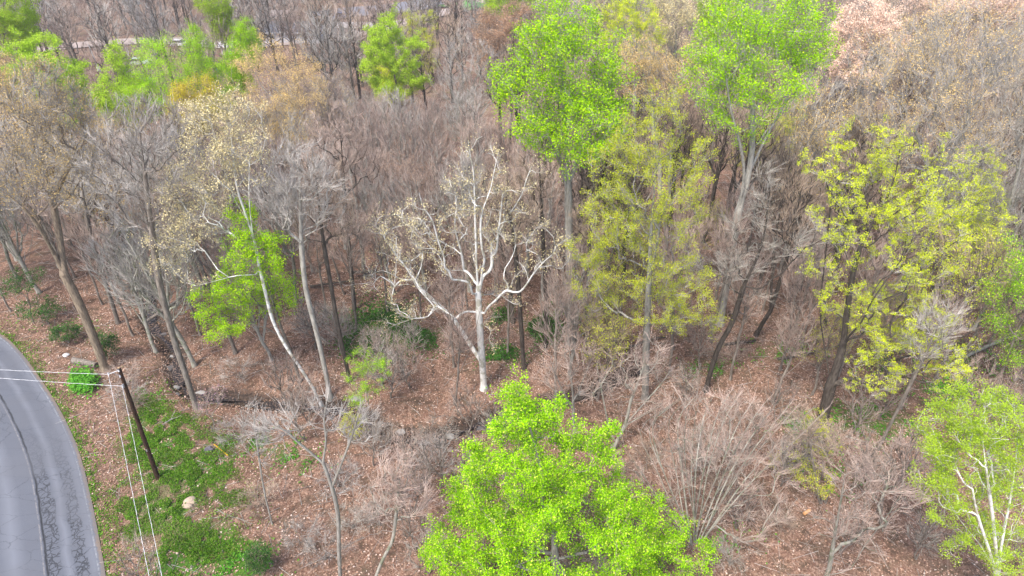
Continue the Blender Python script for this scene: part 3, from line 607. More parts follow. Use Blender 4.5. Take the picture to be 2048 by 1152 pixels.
# 11 yellow trees at the top
hero('maple_tree', 'the yellow treetop', 'pale yellow-green treetop left of the two at the top edge, between the lime trees', (1262,420),
     [(1240,40,45,60,0),(1270,20,50,50,0),(1225,110,30,30,0),(1290,80,40,40,0)], B_grey, T_grey, 2200, (L_oak, 1600, 7, 0.22, 0.14), natt=200, root_r=.24, seed=91, zmin=9)
hero('maple_tree', 'the cream treetop', 'cream-yellow treetop touching the top edge just left of the upper right lime tree', (1340,400),
     [(1330,40,50,50,0),(1360,80,40,60,0),(1310,110,45,50,0),(1350,10,55,40,0)], B_grey, T_grey, 2400, (L_cream, 1900, 6, 0.22, 0.14), natt=200, root_r=.24, seed=92, zmin=9)
hero('maple_tree', 'the tan tree', 'tan and olive budding tree behind the olive green oak, below the cream treetop', (1330,520),
     [(1300,150,50,50,0),(1340,170,50,50,0),(1280,120,40,40,0),(1375,140,30,50,0)], B_grey, T_grey, 2600, (L_gold, 1900, 5, 0.2, 0.12), natt=230, root_r=.24, seed=93, zmin=8)
hero('maple_tree', 'the pale green tree', 'soft pale green tree peeping from behind the left side of the upper right lime crown', (1420,330),
     [(1420,60,40,50,0),(1435,10,40,40,0)], B_grey, T_grey, 1300, (L_lgrn, 900, 7, 0.24, 0.16), natt=120, root_r=.2, seed=94, zmin=8)
hero('maple_tree', 'the low green tree', 'dull green leafy tree low under the upper right lime crown', (1530,480),
     [(1540,280,50,40,0),(1500,300,40,40,0),(1570,240,30,30,0)], B_mid, T_brown, 1300, (L_oakd, 900, 6, 0.2, 0.13), natt=120, root_r=.18, seed=95, zmin=5)
# 12 light green multi-stem, bottom right
hero('birch_tree', 'the white-stemmed green tree', 'light green tree on several white stems at the bottom right corner', (2000,1190),
     [(1960,830,75,52,0),(1900,870,70,55,-.3),(2010,860,60,60,.3),(1935,920,85,50,0),(1860,950,28,40,-.5),(2030,950,50,70,.4),(1890,1000,45,50,-.4),(1990,1020,50,60,0),(1960,1090,60,45,0),(2030,1110,50,50,.3)],
     B_syc, T_grey, 4200, (L_lgrn, 4200, 6, 0.13, 0.085, 0.5), natt=380, root_r=.17, seed=101, zmin=.8, climb=.9, by=25.5,
     limbs=[[(2000,1190),(1998,1130),(2008,1060),(2020,1000),(2030,930),(2036,870)],[(1999,1140),(2018,1080,.4),(2045,1020,.7),(2070,950,1)],[(2000,1180),(1992,1100,-.4),(1985,1030,-.6),(1975,960,-.8),(1965,880,-1)],[(2000,1180),(1978,1100,-.4),(1955,1030,-1),(1940,950,-1.4)],[(1996,1150),(1960,1090,.5),(1920,1040,.8),(1885,990,1.2)]], twk=dict(L=(.3,.7), r=.006))
# 13 bare vase-shaped pale tree, bottom right of the front tree
vl = []
rv = np.random.default_rng(13)
for k in range(20):
    a = -0.95+1.95*k/19; x0 = 1385+rv.uniform(-12, 12)
    vl.append([(1387,1105,0) if k else (1387,1112), (1387+a*45+rv.uniform(-8,8), 1050-12*(1-abs(a)), rv.uniform(-.6,.6)), (x0+a*115, 960-25*(1-abs(a)), rv.uniform(-1.2,1.2)), (x0+10+a*190, 880-50*(1-abs(a)), rv.uniform(-2,2)), (x0+30+a*(235 if a>0 else 110), 815-35*(1-abs(a)), rv.uniform(-2.4,2.4))])
hero('bare_bush_tree', 'the bare vase-shaped tree', 'bare pale many-stemmed tree fanning out like a vase right of the front lime tree', (1387,1112),
     [(1400,850,95,80,0),(1480,880,95,85,0),(1340,930,60,90,-.4),(1540,950,60,60,.5),(1420,960,110,80,0),(1500,1030,80,45,0)],
     B_pale, T_pink, 3000, None, limbs=vl, natt=360, root_r=.19, seed=103, zmin=.6, climb=1.0, bf=.12, by=30.0, twk=dict(L=(.45,1.0), r=.0065, up=.5, spread=.4), tip_r=.015, maxtips=5)
# 14, 15 left green tree and cream tree with white stems
hero('sycamore', 'the cream-topped sycamore', 'pale sycamore with white upper stems and a cream-bud crown, left of the bare grey trees', (640,798),
     [(470,250,60,50,0),(420,290,50,60,0),(500,310,42,60,0),(380,390,50,60,0),(440,350,60,60,0),(400,450,60,50,0),(345,500,40,50,0),(470,220,40,30,0),(400,230,30,30,0)],
     B_syc, T_pale, 3400, (L_cream, 2800, 4, 0.17, 0.125, 0.4), natt=320, root_r=.125, seed=104, zmin=8, climb=.7,
     limbs=[[(640,798),(600,735),(570,690),(545,640),(532,590),(520,540),(508,480),(490,425),(475,380),(468,330),(462,270),(460,230)],[(508,490),(500,420,-.6),(498,370,-.8),(500,310,-1)],[(495,440),(470,400,1),(452,350,1.4),(430,300,1.8)],[(519,548,0),(495,550,-.5),(470,552,-1),(430,562,-1.4),(392,572,-1.8)]], twk=dict(L=(.5,1.1), r=.009))
hero('maple_tree', 'the small green maple', 'young bright green tree wrapped round the white trunk of the left sycamore', (600,760),
     [(490,445,28,40,-2.2),(492,510,40,52,-2.2),(540,510,32,50,-2),(475,560,44,38,-2.5),(420,610,35,32,-.5),(450,650,50,25,-.5),(570,590,35,40,.5),(510,590,50,40,0)],
     B_mid, T_brown, 2600, (L_lime2, 2300, 6, 0.17, 0.19, 0.5), natt=190, root_r=.14, seed=105, zmin=4, climb=.5,
     limbs=[[(600,760),(580,700),(560,650),(545,600),(530,550),(515,490),(500,430)]], twk=dict(L=(.4,.9), r=.008))
# 16 leaning big left tree
hero('oak_tree', 'the big tan-barked oak', 'big tan-barked tree beside the road behind the pole, crown full of golden buds', (212,742),
     [(70,190,70,50,0),(130,230,60,50,.6),(20,260,60,60,-.5),(90,320,80,60,0),(10,370,60,50,-.6),(60,160,50,25,0),(160,300,50,50,1),(120,380,60,40,0)],
     B_tan, T_grey, 7500, (L_gold, 2600, 4, 0.18, 0.11, 0.4), natt=420, root_r=.36, seed=106, zmin=8, climb=.8, bf=.25,
     limbs=[[(212,742),(185,670),(155,600),(128,548),(100,490),(70,430),(40,390),(5,350),(-30,310)],[(128,548),(118,470,.8),(105,400,1.2),(90,330,1.6),(85,260,2),(80,190,2.2)],[(112,515),(75,450,-1),(30,400,-1.6),(-20,370,-2)],[(105,400,1.2),(135,340,1),(165,290,1),(180,240,1)]], twk=dict(L=(.6,1.3), r=.01))
# 17 tall bare trees with full trunks in the left half
def bare(short, label, base, way, lobes, bk=B_mid, tw=T_pink, ntw=2600, rr=.2, seed=0, natt=230, **k):
    return hero('bare_tree', short, label, base, lobes, bk, tw, int(ntw*.5), None, limbs=[[base]+way]+k.pop('forks', []), natt=int(natt*.8), root_r=rr, seed=seed, zmin=k.pop('zmin', 6), climb=k.pop('climb', .9), twk=dict(L=(.45,1.15), r=.010, up=.35), tip_r=.018, **k)
bare('the purple-grey bare tree', 'bare purple-grey tree with a dark trunk on the creek bank above the pole', (392,812), [(368,740),(345,670),(322,580),(310,510),(300,430),(290,350),(280,270)], [(290,260,80,60),(230,330,60,70),(350,330,50,70),(280,400,80,60)], B_mid, T_grey, 3400, .24, 201, 320)
bare('the forked grey bare tree', 'bare grey tree with forked fan crown left of the white sycamore', (660,790), [(648,730),(632,660),(614,590),(606,530),(602,470),(600,400),(598,340)], [(600,340,62,60),(560,390,45,60),(650,390,45,60),(600,420,60,50)], B_grey, T_grey, 3000, .2, 202, 280)
bare('the dark slim bare tree', 'dark slim bare trunk just left of the green vine patch', (700,762), [(686,700),(672,630),(660,560),(648,490),(640,430),(632,360)], [(640,370,45,60),(620,430,40,50),(670,430,40,60)], B_dark, T_brown, 1700, .17, 203, 160)
bare('the trunk above the vines', 'dark straight bare tree standing above the green vine patch', (709,616), [(704,560),(698,500),(692,440),(688,380),(684,310),(680,250)], [(680,270,60,60),(650,330,40,50),(720,330,45,60)], B_dark, T_pink, 2600, .22, 204, 240)
bare('the bare tree at the left creek bend', 'bare grey-brown tree on the bank just right of the left creek bend', (470,702), [(450,650),(425,590),(400,530),(375,480),(355,420),(345,360)], [(340,370,50,50),(310,420,40,40),(380,430,40,50)], B_mid, T_brown, 1700, .18, 205, 150)
bare('the bare tree left of the creek', 'bare brown tree right of the big tan-barked oak with a crooked trunk', (237,648), [(222,600),(205,550),(190,500),(175,440),(165,380),(160,310)], [(160,330,60,60),(200,380,50,50),(130,390,40,50)], B_mid, T_grey, 2400, .2, 206, 200)
bare('the bare tree right of the sycamore', 'dark bare tree with a straight trunk close right of the white sycamore', (1048,742), [(1044,680),(1040,620),(1036,560),(1030,500),(1022,440),(1015,380)], [(1015,400,50,60),(1040,460,40,50)], B_dark, T_brown, 1500, .2, 207, 130)
bare('the second bare tree right of the sycamore', 'dark bare tree behind, between the white sycamore and the tall lime trunk', (1090,700), [(1092,640),(1090,560),(1086,480),(1082,400),(1078,320)], [(1078,340,45,60),(1060,400,30,50)], B_dark, T_brown, 1500, .17, 208, 130)
bare('the thin tree left of the oaks', 'thin dark bare tree between the tall lime trunk and the olive oak', (1172,712), [(1172,650),(1174,580),(1178,500),(1180,430)], [(1180,440,30,50)], B_dark, T_brown, 700, .13, 209, 70)
bare('the low spreading bare tree', 'low spreading bare grey tree before the olive oak, right of the lime peak', (1225,900), [(1250,850),(1262,800),(1278,760),(1290,720)], [(1250,740,60,40,0),(1290,760,60,50,.5),(1220,790,40,40,-.5),(1300,700,40,35,0)], B_pale, T_pink, 1200, .15, 210, 120, climb=.6, forks=[[(1228,890),(1215,840),(1205,790),(1195,740)],[(1250,850),(1285,810,.4),(1320,770,.8),(1345,735,1)]])
bare('the twiggy pink tree', 'pinkish twiggy bare tree just above the lime peak of the front tree', (1148,862), [(1146,800),(1142,740),(1138,690),(1135,660)], [(1135,720,60,45,0),(1110,760,40,40,-.4),(1180,750,45,45,.4)], B_grey, T_pink, 1300, .13, 211, 150, climb=1.1, zmin=2, forks=[[(1146,820),(1120,770,-.4),(1100,720,-.8)],[(1146,810),(1170,750,.4),(1190,700,.8)]])
bare('the front sapling', 'slim bare sapling with one long pale side branch, bottom left of the front lime tree', (682,1190), [(678,1100),(676,1030),(664,975),(646,926)], [(650,830,35,40,0),(560,855,45,25,0),(715,850,30,45,.3),(690,950,25,40,.3)], B_grey, T_grey, 700, .12, 212, 80, climb=.3, forks=[[(646,926),(600,888),(570,862),(530,842)],[(646,926),(652,880),(648,840),(655,800)],[(664,975),(690,910),(708,860),(722,815)]])
bare('the white-patched sapling', 'small white-patched bare tree at the bottom edge left of the front lime tree', (745,1170), [(765,1120),(785,1080),(793,1020),(800,960)], [(790,950,45,50,0),(820,1000,40,40,.3),(760,1000,35,40,-.3)], B_pale, T_pink, 1000, .09, 213, 110, climb=.8, by=23.5)
bare('the slim grey pole tree', 'slim grey bare sapling on the leaf slope right of the yellow marker rod', (545,1050), [(530,990),(520,930),(513,880),(508,840)], [(508,850,28,40,0),(520,900,22,30,0)], B_grey, T_grey, 420, .06, 214, 55, climb=.6)
bare('the bare tree at the bottom right', 'bare spreading tree with two long arms at the bottom edge, left of the white-stemmed tree', (1655,1160), [(1668,1080),(1680,1010),(1690,950)], [(1695,960,45,45,0),(1790,970,60,45,.6),(1730,1060,50,40,0),(1660,1040,30,50,0)], B_pale, T_pink, 1100, .13, 215, 130, climb=.4, by=24.5, forks=[[(1658,1150),(1700,1138,.3),(1730,1090,.6),(1765,1045,.8),(1795,1000,1),(1825,950,1.2)]])
bare('the low bare tree', 'low bare twiggy tree between the vase-shaped tree and the white-stemmed tree', (1760,1050), [(1765,1000),(1775,960),(1790,920)], [(1790,930,60,45,0),(1735,930,45,45,.4),(1825,960,40,50,-.4)], B_mid, T_pink, 900, .09, 216, 110, climb=.2, forks=[[(1765,1010),(1730,970,.4),(1715,920,.8)],[(1768,990),(1800,960,-.4),(1830,915,-.8)]])
bare('the long-armed bare tree', 'small pale bare tree between the vase-shaped tree and the dark oak trunk', (1640,1010), [(1630,950),(1622,900),(1618,860)], [(1600,850,45,35,0),(1650,880,40,40,.4)], B_mid, T_brown, 900, .08, 217, 90, climb=.5)
bare('the leaning dead tree', 'grey leaning bare trunk standing between the big oak and the white-stemmed tree', (1755,900), [(1790,830),(1825,760),(1855,700),(1880,640)], [(1880,640,40,40,0),(1850,690,35,35,0)], B_mid, T_grey, 800, .12, 218, 80)
bare('the fan tree', 'pale grey fan-shaped bare tree left of the tall central lime crown, upper middle', (955,330), [(953,280),(950,230),(948,180)], [(935,120,62,55,0),(985,140,42,50,.4),(900,150,42,50,-.4),(940,190,55,40,0)], B_pale, T_grey, 3400, .24, 219, 420, climb=1.5, zmin=2)
# 21 bright green trees at the back left
def green(short, label, base, lobes, lm=L_lime2, n=1500, seed=0, bk=B_mid, k=7, s=.2, sz=.17, rr=.2, nm='tulip_tree'):
    lo = max(lobes, key=lambda q: q[1]+q[3]); lobes = [(q[0], q[1], q[2]*1.15, q[3]*1.12, q[4]) for q in lobes]+[(lo[0]+8, lo[1]+lo[3]*.9, lo[2]*1.2, lo[3]*.9, 0)]
    return hero(nm, short, label, base, lobes, bk, T_brown, 2600, (lm, int(n*2.0), k, s*1.35, sz*1.0, .5), natt=170, root_r=rr, seed=seed, zmin=2.5, climb=.7)
green('the left edge green tree', 'big pale green cone-topped tree at the far left behind the golden-bud crown', (170,330), [(60,90,30,36,0),(85,125,55,40,0),(120,155,50,35,0),(30,135,45,35,0),(60,170,80,30,0),(130,195,45,35,0),(20,190,50,30,0)], L_lgrn, 2600, 301)
green('the narrow olive tree', 'narrow olive-green pyramid tree, first right of the large pale green one', (262,330), [(232,122,12,22,0),(238,155,26,30,0),(248,200,40,36,0),(225,205,32,30,0)], L_lgrn, 1300, 302)
green('the twin-topped green tree', 'twin-topped soft green tree in front of the pale car', (335,330), [(290,100,18,24,0),(325,95,20,24,0),(305,130,38,30,0),(320,170,45,35,0),(290,190,40,25,0)], L_lime2, 1500, 303, k=6)
green('the middle green tree', 'bright green narrow tree between the twin-topped tree and the small cone tree', (415,300), [(385,85,15,25,0),(395,115,26,30,0),(402,150,34,30,0),(420,180,30,28,0)], L_lime2, 1700, 304)
green('the small cone tree', 'small vivid green cone-shaped tree left of the white-walled house', (490,260), [(484,55,10,20,0),(490,80,20,24,0),(488,105,28,22,0),(470,140,18,30,0)], L_lime2, 1900, 305, k=8)
green('the round green tree', 'round-topped light green tree right of the white outbuildings', (800,260), [(778,42,22,26,0),(782,85,46,38,0),(755,110,32,34,0),(812,115,32,36,0),(785,140,50,30,0)], L_lgrn, 1900, 306)
green('the small yellow-green bush tree', 'small yellow-green tree below the round green tree', (770,225), [(765,155,18,22,0),(775,175,22,16,0)], L_oak, 700, 307, rr=.1)
green('the top left green tree', 'hazy green treetop cut by the top left corner', (30,260), [(15,15,50,35,0),(30,55,30,25,0)], L_lgrn, 1400, 308)
green('the top green tree', 'thin light green tree at the top edge left of the house', (440,215), [(425,10,28,25,0),(440,45,20,25,0)], L_lgrn, 700, 309)
green('the dark double trunk', 'dark-trunked thin green tree beside the round green tree', (838,172), [(825,60,22,35,0),(840,95,24,30,0),(855,60,18,30,0)], L_oakd, 500, 310, bk=B_dark)
green('the yellow tree', 'small golden-yellow tree in front of the middle green tree', (470,420), [(400,190,42,28,0),(370,220,28,30,0),(430,225,30,30,0),(385,260,25,25,0)], L_yel, 1500, 311, nm='maple_tree', k=5, sz=.12)
green('the gold tree', 'wide golden-tan budding tree in front of the white-walled house', (640,400), [(520,120,50,35,0),(580,125,50,35,0),(560,170,70,40,0),(500,160,40,35,0),(610,180,40,50,0),(545,220,60,40,0)], L_gold, 1700, 312, nm='beech_tree', k=4, sz=.13, bk=B_grey)
green('the left gold tree', 'golden-yellow budding treetop touching the left edge', (40,440), [(10,150,45,30,0),(0,190,40,35,0)], L_gold, 700, 313, nm='beech_tree', k=4, sz=.14)
green('the rust treetop', 'rusty orange treetop left of the tall central lime crown at the top', (1020,300), [(1000,60,40,35,0),(1030,40,35,30,0),(985,95,30,25,0)], L_rust, 1500, 314, nm='maple_tree', k=5, sz=.16)
green('the far green treetop', 'soft green far treetop at the top edge beside the lawn', (1010,205), [(1000,-5,26,24,0),(1040,-8,26,22,0)], L_lgrn, 900, 315)
for i, (b, way, lb, lab) in enumerate([
  ((139,104), [(138,70),(128,35),(120,0)], [(110,0,45,40),(150,20,35,40)], 'dark bare tree at the top edge behind the big pale green cone tree'),
  ((214,128), [(206,90),(196,50),(188,10)], [(190,20,45,50),(230,30,40,40)], 'large dark bare tree above the narrow olive tree at the far road'),
  ((318,118), [(312,80),(305,40)], [(305,20,40,45),(340,40,30,35)], 'bare tree at the far road behind the twin-topped green tree'),
  ((521,96), [(512,60),(500,25),(492,-5)], [(500,0,30,35),(520,20,25,30)], 'dark bare tree at the left front corner of the white-walled house'),
  ((566,100), [(564,65),(560,30),(556,0)], [(556,5,30,30),(575,25,20,30)], 'dark bare tree in front of the middle of the white-walled house'),
  ((586,104), [(582,75),(578,45),(576,15)], [(580,20,22,30)], 'slim dark bare tree right of the middle of the white-walled house'),
  ((616,100), [(608,70),(600,40),(596,10)], [(600,15,26,30),(620,35,20,25)], 'dark bare tree at the right end of the white-walled house'),
  ((868,168), [(862,130),(856,95),(850,60)], [(850,70,22,40)], 'dark-trunked bare tree just right of the dark thin green tree'),
  ((900,40), [(903,20),(908,0)], [(905,0,20,20)], 'thin bare tree beside the pale curve of the far road')]):
    bare('dark bare tree %d' % i, lab, b, way, lb, B_dark, T_grey, 900, .24, 250+i, 130, zmin=5); HEROES.pop()
# small bright understory trees
def small(short, label, base, lobes, lm, n, seed, nm='sapling', k=6, s=.12, sz=.10, ntw=500, rr=.05, zmin=.4, by=None, tw=T_brown):
    return hero(nm, short, label, base, lobes, B_mid, tw, ntw, (lm, n, k, s, sz, .5), natt=70, root_r=rr, seed=seed, zmin=zmin, climb=.4, by=by, twk=dict(L=(.25,.6), r=.005))
small('the lime sapling', 'lime green sapling with flat sprays right of the creek bend, below the vine patch', (735,850), [(735,725,35,18,0),(770,735,25,14,0),(710,760,22,18,0),(740,765,35,18,0),(715,800,20,22,0)], L_lime, 420, 401)
small('the dull green sapling', 'small dull green sapling just below the lime sapling by the creek', (705,885), [(706,850,22,22,0),(700,870,16,12,0)], L_oakd, 160, 402)
small('the redbud', 'small leafless shrub dotted with pink blossom right of the pole', (425,862), [(420,800,24,22,0),(400,822,18,12,0),(435,785,18,10,0)], L_pinkf, 90, 403, nm='redbud_shrub', k=3, sz=.07, tw=T_pink)
small('the hazy green sapling', 'thin olive sapling with few leaves under the big dark-trunked oak', (1640,960), [(1640,850,28,30,0),(1600,900,30,22,0),(1655,890,25,25,0),(1570,930,30,18,0)], L_oakd, 230, 404)
small('the low olive sapling', 'faint olive green sapling among bare brush at the bottom right', (1650,1010), [(1640,960,40,18,0),(1610,950,25,15,0)], L_oakd, 120, 405)
small('the cedar at the bottom', 'dark green young evergreen at the bottom edge right of the grass patch', (518,1150), [(517,1112,14,30,0),(520,1130,20,20,0)], L_fir, 420, 406, nm='cedar_shrub', sz=.09)
for i, (b, lb, lab) in enumerate([((70,650),[(55,560,35,22,0),(30,575,30,20,0)],'loose dark green evergreen shrub at the left edge, the upper one'),((100,652),[(80,615,36,16,0),(95,628,25,10,0)],'bushy bright evergreen shrub left of the tan-barked oak'),((140,690),[(130,668,20,14,0)],'small evergreen shrub nearest the foot of the tan-barked oak'),((215,722),[(210,690,20,22,0)],'dark evergreen shrub behind the foot of the tan-barked oak')]):
    small('an evergreen shrub', lab, b, lb, L_fir, 320, 410+i, nm='evergreen_shrub', sz=.13, s=.16)

# ------------------------------------------------------------------ the unnumbered woodland: prototypes copied with their parts
def proto(kind, seed, H, lobes, bk, tw, ntw, leaf=None, root_r=.2, natt=310, bf=.45, climb=1.2, zmin=3, twk={}, forks=0, lean=0.0, name='bare_tree'):
    rng = np.random.default_rng(seed)
    t = np.linspace(0, 1, 10)[:, None]; top = np.array([rng.normal()*0.5+lean, rng.normal()*0.5, H*0.86])
    pl = t*top; pl[1:, :2] += np.cumsum(rng.normal(size=(9, 2))*0.12, 0); limbs = [pl]
    for f in range(forks):
        a = rng.uniform(0, 6.28); i = rng.integers(2, 6); s_ = pl[i]; L = (H-s_[2])*0.8; r = rng.uniform(.18, .34)*L
        limbs.append(np.array([s_, s_+(math.cos(a)*r*.45, math.sin(a)*r*.45, L*.3), s_+(math.cos(a)*r*.8, math.sin(a)*r*.8, L*.62), s_+(math.cos(a)*r, math.sin(a)*r, L)]))
    att = sample_lobes(lobes, natt, rng, .8); G = grow(limbs, att, rng, root_r*1.12, .027, bf, climb, zmin, .05)
    return finish_tree(name, (0, 0, 0), G, rng, bk, tw, int(ntw*.45), leaf, twk, cat='tree')
def oval(H, w, f=0.5, seed=0):
    r = np.random.default_rng(seed); base = H*(1-f); L = [(0, 0, base+H*f*.5, w, w, H*f*.5)]
    for k in range(4):
        a = r.uniform(0, 6.28); L.append((math.cos(a)*w*.6, math.sin(a)*w*.6, base+H*f*r.uniform(.25, .8), w*.55, w*.55, H*f*.28))
    return L
TW = dict(L=(.6, 1.5), r=.0125, up=.5, spread=.5)
protos = {}
def reg(key, look, roots): protos[key] = (look, roots)
reg('grey', 'bare grey', [proto('g', 501+k, 17, oval(17, 3.3, .62, k), B_pale, T_grey, 2700, root_r=.19, forks=3, twk=TW) for k in range(3)])
reg('pink', 'bare pinkish', [proto('p', 511+k, 16, oval(16, 3.1, .6, 10+k), B_grey, T_pink, 2900, root_r=.18, forks=3, twk=TW, bf=.6, climb=1.6) for k in range(4)])
reg('dark', 'dark-trunked bare', [proto('d', 521+k, 19, oval(19, 2.6, .45, 20+k), B_dark, T_brown, 2200, root_r=.2, forks=2, zmin=8, twk=TW) for k in range(3)])
reg('slim', 'slim bare', [proto('s', 531+k, 14, oval(14, 1.7, .5, 30+k), B_mid, T_pink, 1100, root_r=.11, natt=110, forks=1, zmin=4, twk=TW) for k in range(3)])
reg('gold', 'gold-budded', [proto('y', 541+k, 18, oval(18, 3.4, .6, 40+k), B_grey, T_grey, 2700, (L_gold, 1500, 4, .17, .115, .4), root_r=.2, forks=3, twk=TW, name='budding_tree') for k in range(2)])
reg('rust', 'rusty-budded', [proto('r', 551+k, 17, oval(17, 3.2, .6, 50+k), B_mid, T_pink, 2700, (L_rust, 1300, 4, .17, .11, .4), root_r=.2, forks=3, twk=TW, name='budding_tree') for k in range(2)])
reg('olive', 'olive-budded', [proto('o', 561+k, 13, oval(13, 2.4, .6, 60+k), B_mid, T_brown, 1500, (L_oakd, 650, 5, .2, .11, .4), root_r=.13, forks=2, natt=140, twk=TW, name='budding_tree') for k in range(2)])
ST = dict(L=(.35, .9), r=.006, up=.45, spread=.7)
reg('sapling', 'bare', [proto('q', 571+k, 5.5, oval(5.5, 1.5, .72, 70+k), B_mid, (T_pink, T_grey, T_pale, T_pink)[k], 800, root_r=.05, natt=80, forks=2, zmin=.6, climb=.7, twk=ST, name='bare_sapling') for k in range(4)])
def bush(seed, H, w, tw, leaf=None):
    rng = np.random.default_rng(seed); limbs = []
    for k in range(9):
        a = rng.uniform(0, 6.28); r = w*rng.uniform(.4, 1.1); h = H*rng.uniform(.6, 1)
        limbs.append(np.array([(0, 0, 0), (math.cos(a)*r*.3, math.sin(a)*r*.3, h*.45), (math.cos(a)*r*.7, math.sin(a)*r*.7, h*.8), (math.cos(a)*r, math.sin(a)*r, h*.95)]))
    att = sample_lobes([(0, 0, H*.6, w, w, H*.42)], 60, rng, .8)
    G = grow(limbs, att, rng, .03, .006, .3, .3, .2, .08)
    return finish_tree('bare_shrub', (0, 0, 0), G, rng, B_grey if seed % 2 else B_mid, tw, 420, leaf, dict(L=(.3, .8), r=.005, up=.2, spread=1.0, maxtips=8))
reg('bush', 'bare twiggy', [bush(581, 2.2, 1.5, T_pink), bush(582, 1.8, 1.7, T_grey), bush(583, 2.6, 1.6, T_pale), bush(584, 1.6, 1.4, T_brown)])
GROUPS = {'grey': 'bare trees of the woodland', 'pink': 'bare trees of the woodland', 'dark': 'bare trees of the woodland', 'slim': 'slim bare trees of the woodland', 'gold': 'golden budding trees', 'rust': 'rust budding trees', 'olive': 'olive budding young trees', 'sapling': 'bare saplings of the undergrowth', 'bush': 'bare twiggy shrubs of the undergrowth'}
NOUN = {'sapling': 'sapling', 'bush': 'shrub'}
placed = []; usedp = set()
def put(key, x, y, sc, rng):
    roots = protos[key][1]; i = int(rng.integers(len(roots))); src = roots[i]
    if (key, i) not in usedp: usedp.add((key, i)); r = src
    else:
        r = src.copy(); C.objects.link(r)
        for ch in src.children:
            c = ch.copy(); C.objects.link(c); c.parent = r
    r.location = (x, y, tz(x, y)-.05); r.rotation_euler = (rng.normal()*.035, rng.normal()*.035, rng.uniform(0, 6.28)); r.scale = (sc*rng.uniform(.9, 1.1),)*2+(sc,)
    r['group'] = GROUPS[key]; r['category'] = NOUN.get(key, 'tree')
    placed.append((key, r, x, y))
rng = np.random.default_rng(77)
taken = [(h[1], h[2], 2.2) for h in HEROES]
ROADC = offset(edgeR, RW/2)[::3]; FARC = farL
def free(x, y, d):
    if any((x-a)**2+(y-b)**2 < ((d+c)/2)**2*1.0 for a, b, c in taken): return False
    X = np.array([x]); Y = np.array([y])
    if polydist(X, Y, ROADC)[0] < RW/2+2.0 or polydist(X, Y, CREEK[::2])[0] < 1.0: return False
    return True
def boxes(px, py, L): return any(a <= px <= c and b <= py <= d for a, b, c, d in L)
OPEN = [(0,640,230,1152),(230,740,560,1152),(380,900,620,1100)]     # verge and grass under the wires: no trees
HT = {'grey': 17, 'pink': 16, 'dark': 19, 'slim': 14, 'gold': 18, 'rust': 17, 'olive': 13}
LIMX = [0, 180, 300, 450, 520, 650, 760, 880, 960, 1040]; LIMY = [150, 190, 215, 235, 150, 130, 190, 190, 150, 20]
def cap(r, x, y):        # the treetops on the left stay below the line where the yard begins
    if y > 114: return r
    px, _ = pix((x, y, 15)); lim = np.interp(px, LIMX, LIMY)
    zt = atY(px, lim, y)[2]; k = min(r[1], zt/HT[r[0]]/1.1)
    return (r[0], k) if k > .42 else None
def scatter(n, y0, y1, d, chooser, hmul=1.0, tries=40):
    c = 0
    for _ in range(n*tries):
        y = math.sqrt(rng.uniform(y0*y0, y1*y1)); f = y*cp+CAM_H*sp; hw = f*1024/FPX*1.06
        x = rng.uniform(-hw, hw)
        px, py = pix((x, y, 0))
        r = chooser(px, py, x, y)
        if r is not None and r[0] in HT: r = cap(r, x, y)
        if r is None or not free(x, y, d): continue
        put(r[0], x, y, r[1]*rng.uniform(.85, 1.15), rng); taken.append((x, y, d)); c += 1
        if c >= n: break
    return c
def ch_mid(px, py, x, y):
    if boxes(px, py, OPEN): return None
    if 560 < px < 960 and py > 640: return None
    u = rng.uniform(); tx, ty = pix((x, y, 15))
    if tx < 330 and ty < 330: return ('gold', .95) if u < .35 else (('grey', .95) if u < .75 else ('slim', 1.0))
    if 440 < tx < 660 and ty < 260: return ('gold', .8) if u < .5 else ('pink', .85)
    if 560 <= tx < 1000: return ('pink', .85) if u < .5 else (('grey', .85) if u < .75 else (('rust', .8) if u < .82 else ('slim', .9)))
    if 1000 <= tx < 1180: return ('dark', .9) if u < .5 else ('pink', .8)
    if 1180 <= tx < 1440: return ('dark', .9) if u < .45 else (('olive', 1.) if u < .62 else ('slim', 1.))
    if tx >= 1440: return ('dark', .9) if u < .35 else (('grey', .95) if u < .6 else (('gold', 1.) if (u < .8 and ty < 300) else (('olive', 1.) if u < .8 else ('slim', 1.))))
    return ('dark', .9) if u < .3 else (('grey', .9) if u < .65 else ('pink', .9))
n1 = scatter(95, 46, 76, 3.7, ch_mid)
n2 = scatter(135, 76, 114, 4.5, ch_mid)
def ch_right(px, py, x, y):
    if px < 1000+rng.uniform(0, 120): return None
    u = rng.uniform(); return ('gold', 1.) if u < .35 else (('rust', 1.) if u < .55 else (('grey', 1.) if u < .8 else ('pink', 1.)))
n3 = scatter(46, 112, 200, 8.5, ch_right)
def ch_yard(px, py, x, y):
    if px > 980 or polydist(np.array([x]), np.array([y]), FARC)[0] < 6: return None
    if 515 < px < 760 and 60 < py < 112: return None
    if y < 160 and rng.uniform() < .6: return None
    u = rng.uniform(); return ('pink', .8) if u < .4 else (('dark', .75) if u < .65 else (('rust', .7) if u < .75 else ('grey', .8)))
n4 = 0
def ch_slim(px, py, x, y):
    if boxes(px, py, OPEN): return None
    if 560 < px < 900 and py > 660: return None
    return ('slim', .85) if rng.uniform() < .8 else ('olive', .7)
n5 = scatter(75, 43, 74, 3.0, ch_slim)
DENSE = [(560,690,960,1060),(1060,670,1340,860),(1400,830,1830,1152),(230,520,400,800),(960,660,1500,800),(1500,640,2048,900),(600,960,900,1152)]
def ch_sap(px, py, x, y):
    if boxes(px, py, OPEN) and not (300 < px and py < 800): return None
    if not boxes(px, py, DENSE) and rng.uniform() < .7: return None
    return ('sapling', 1.0 if y > 32 else .8)
n6 = scatter(48, 22, 62, 2.0, ch_sap)
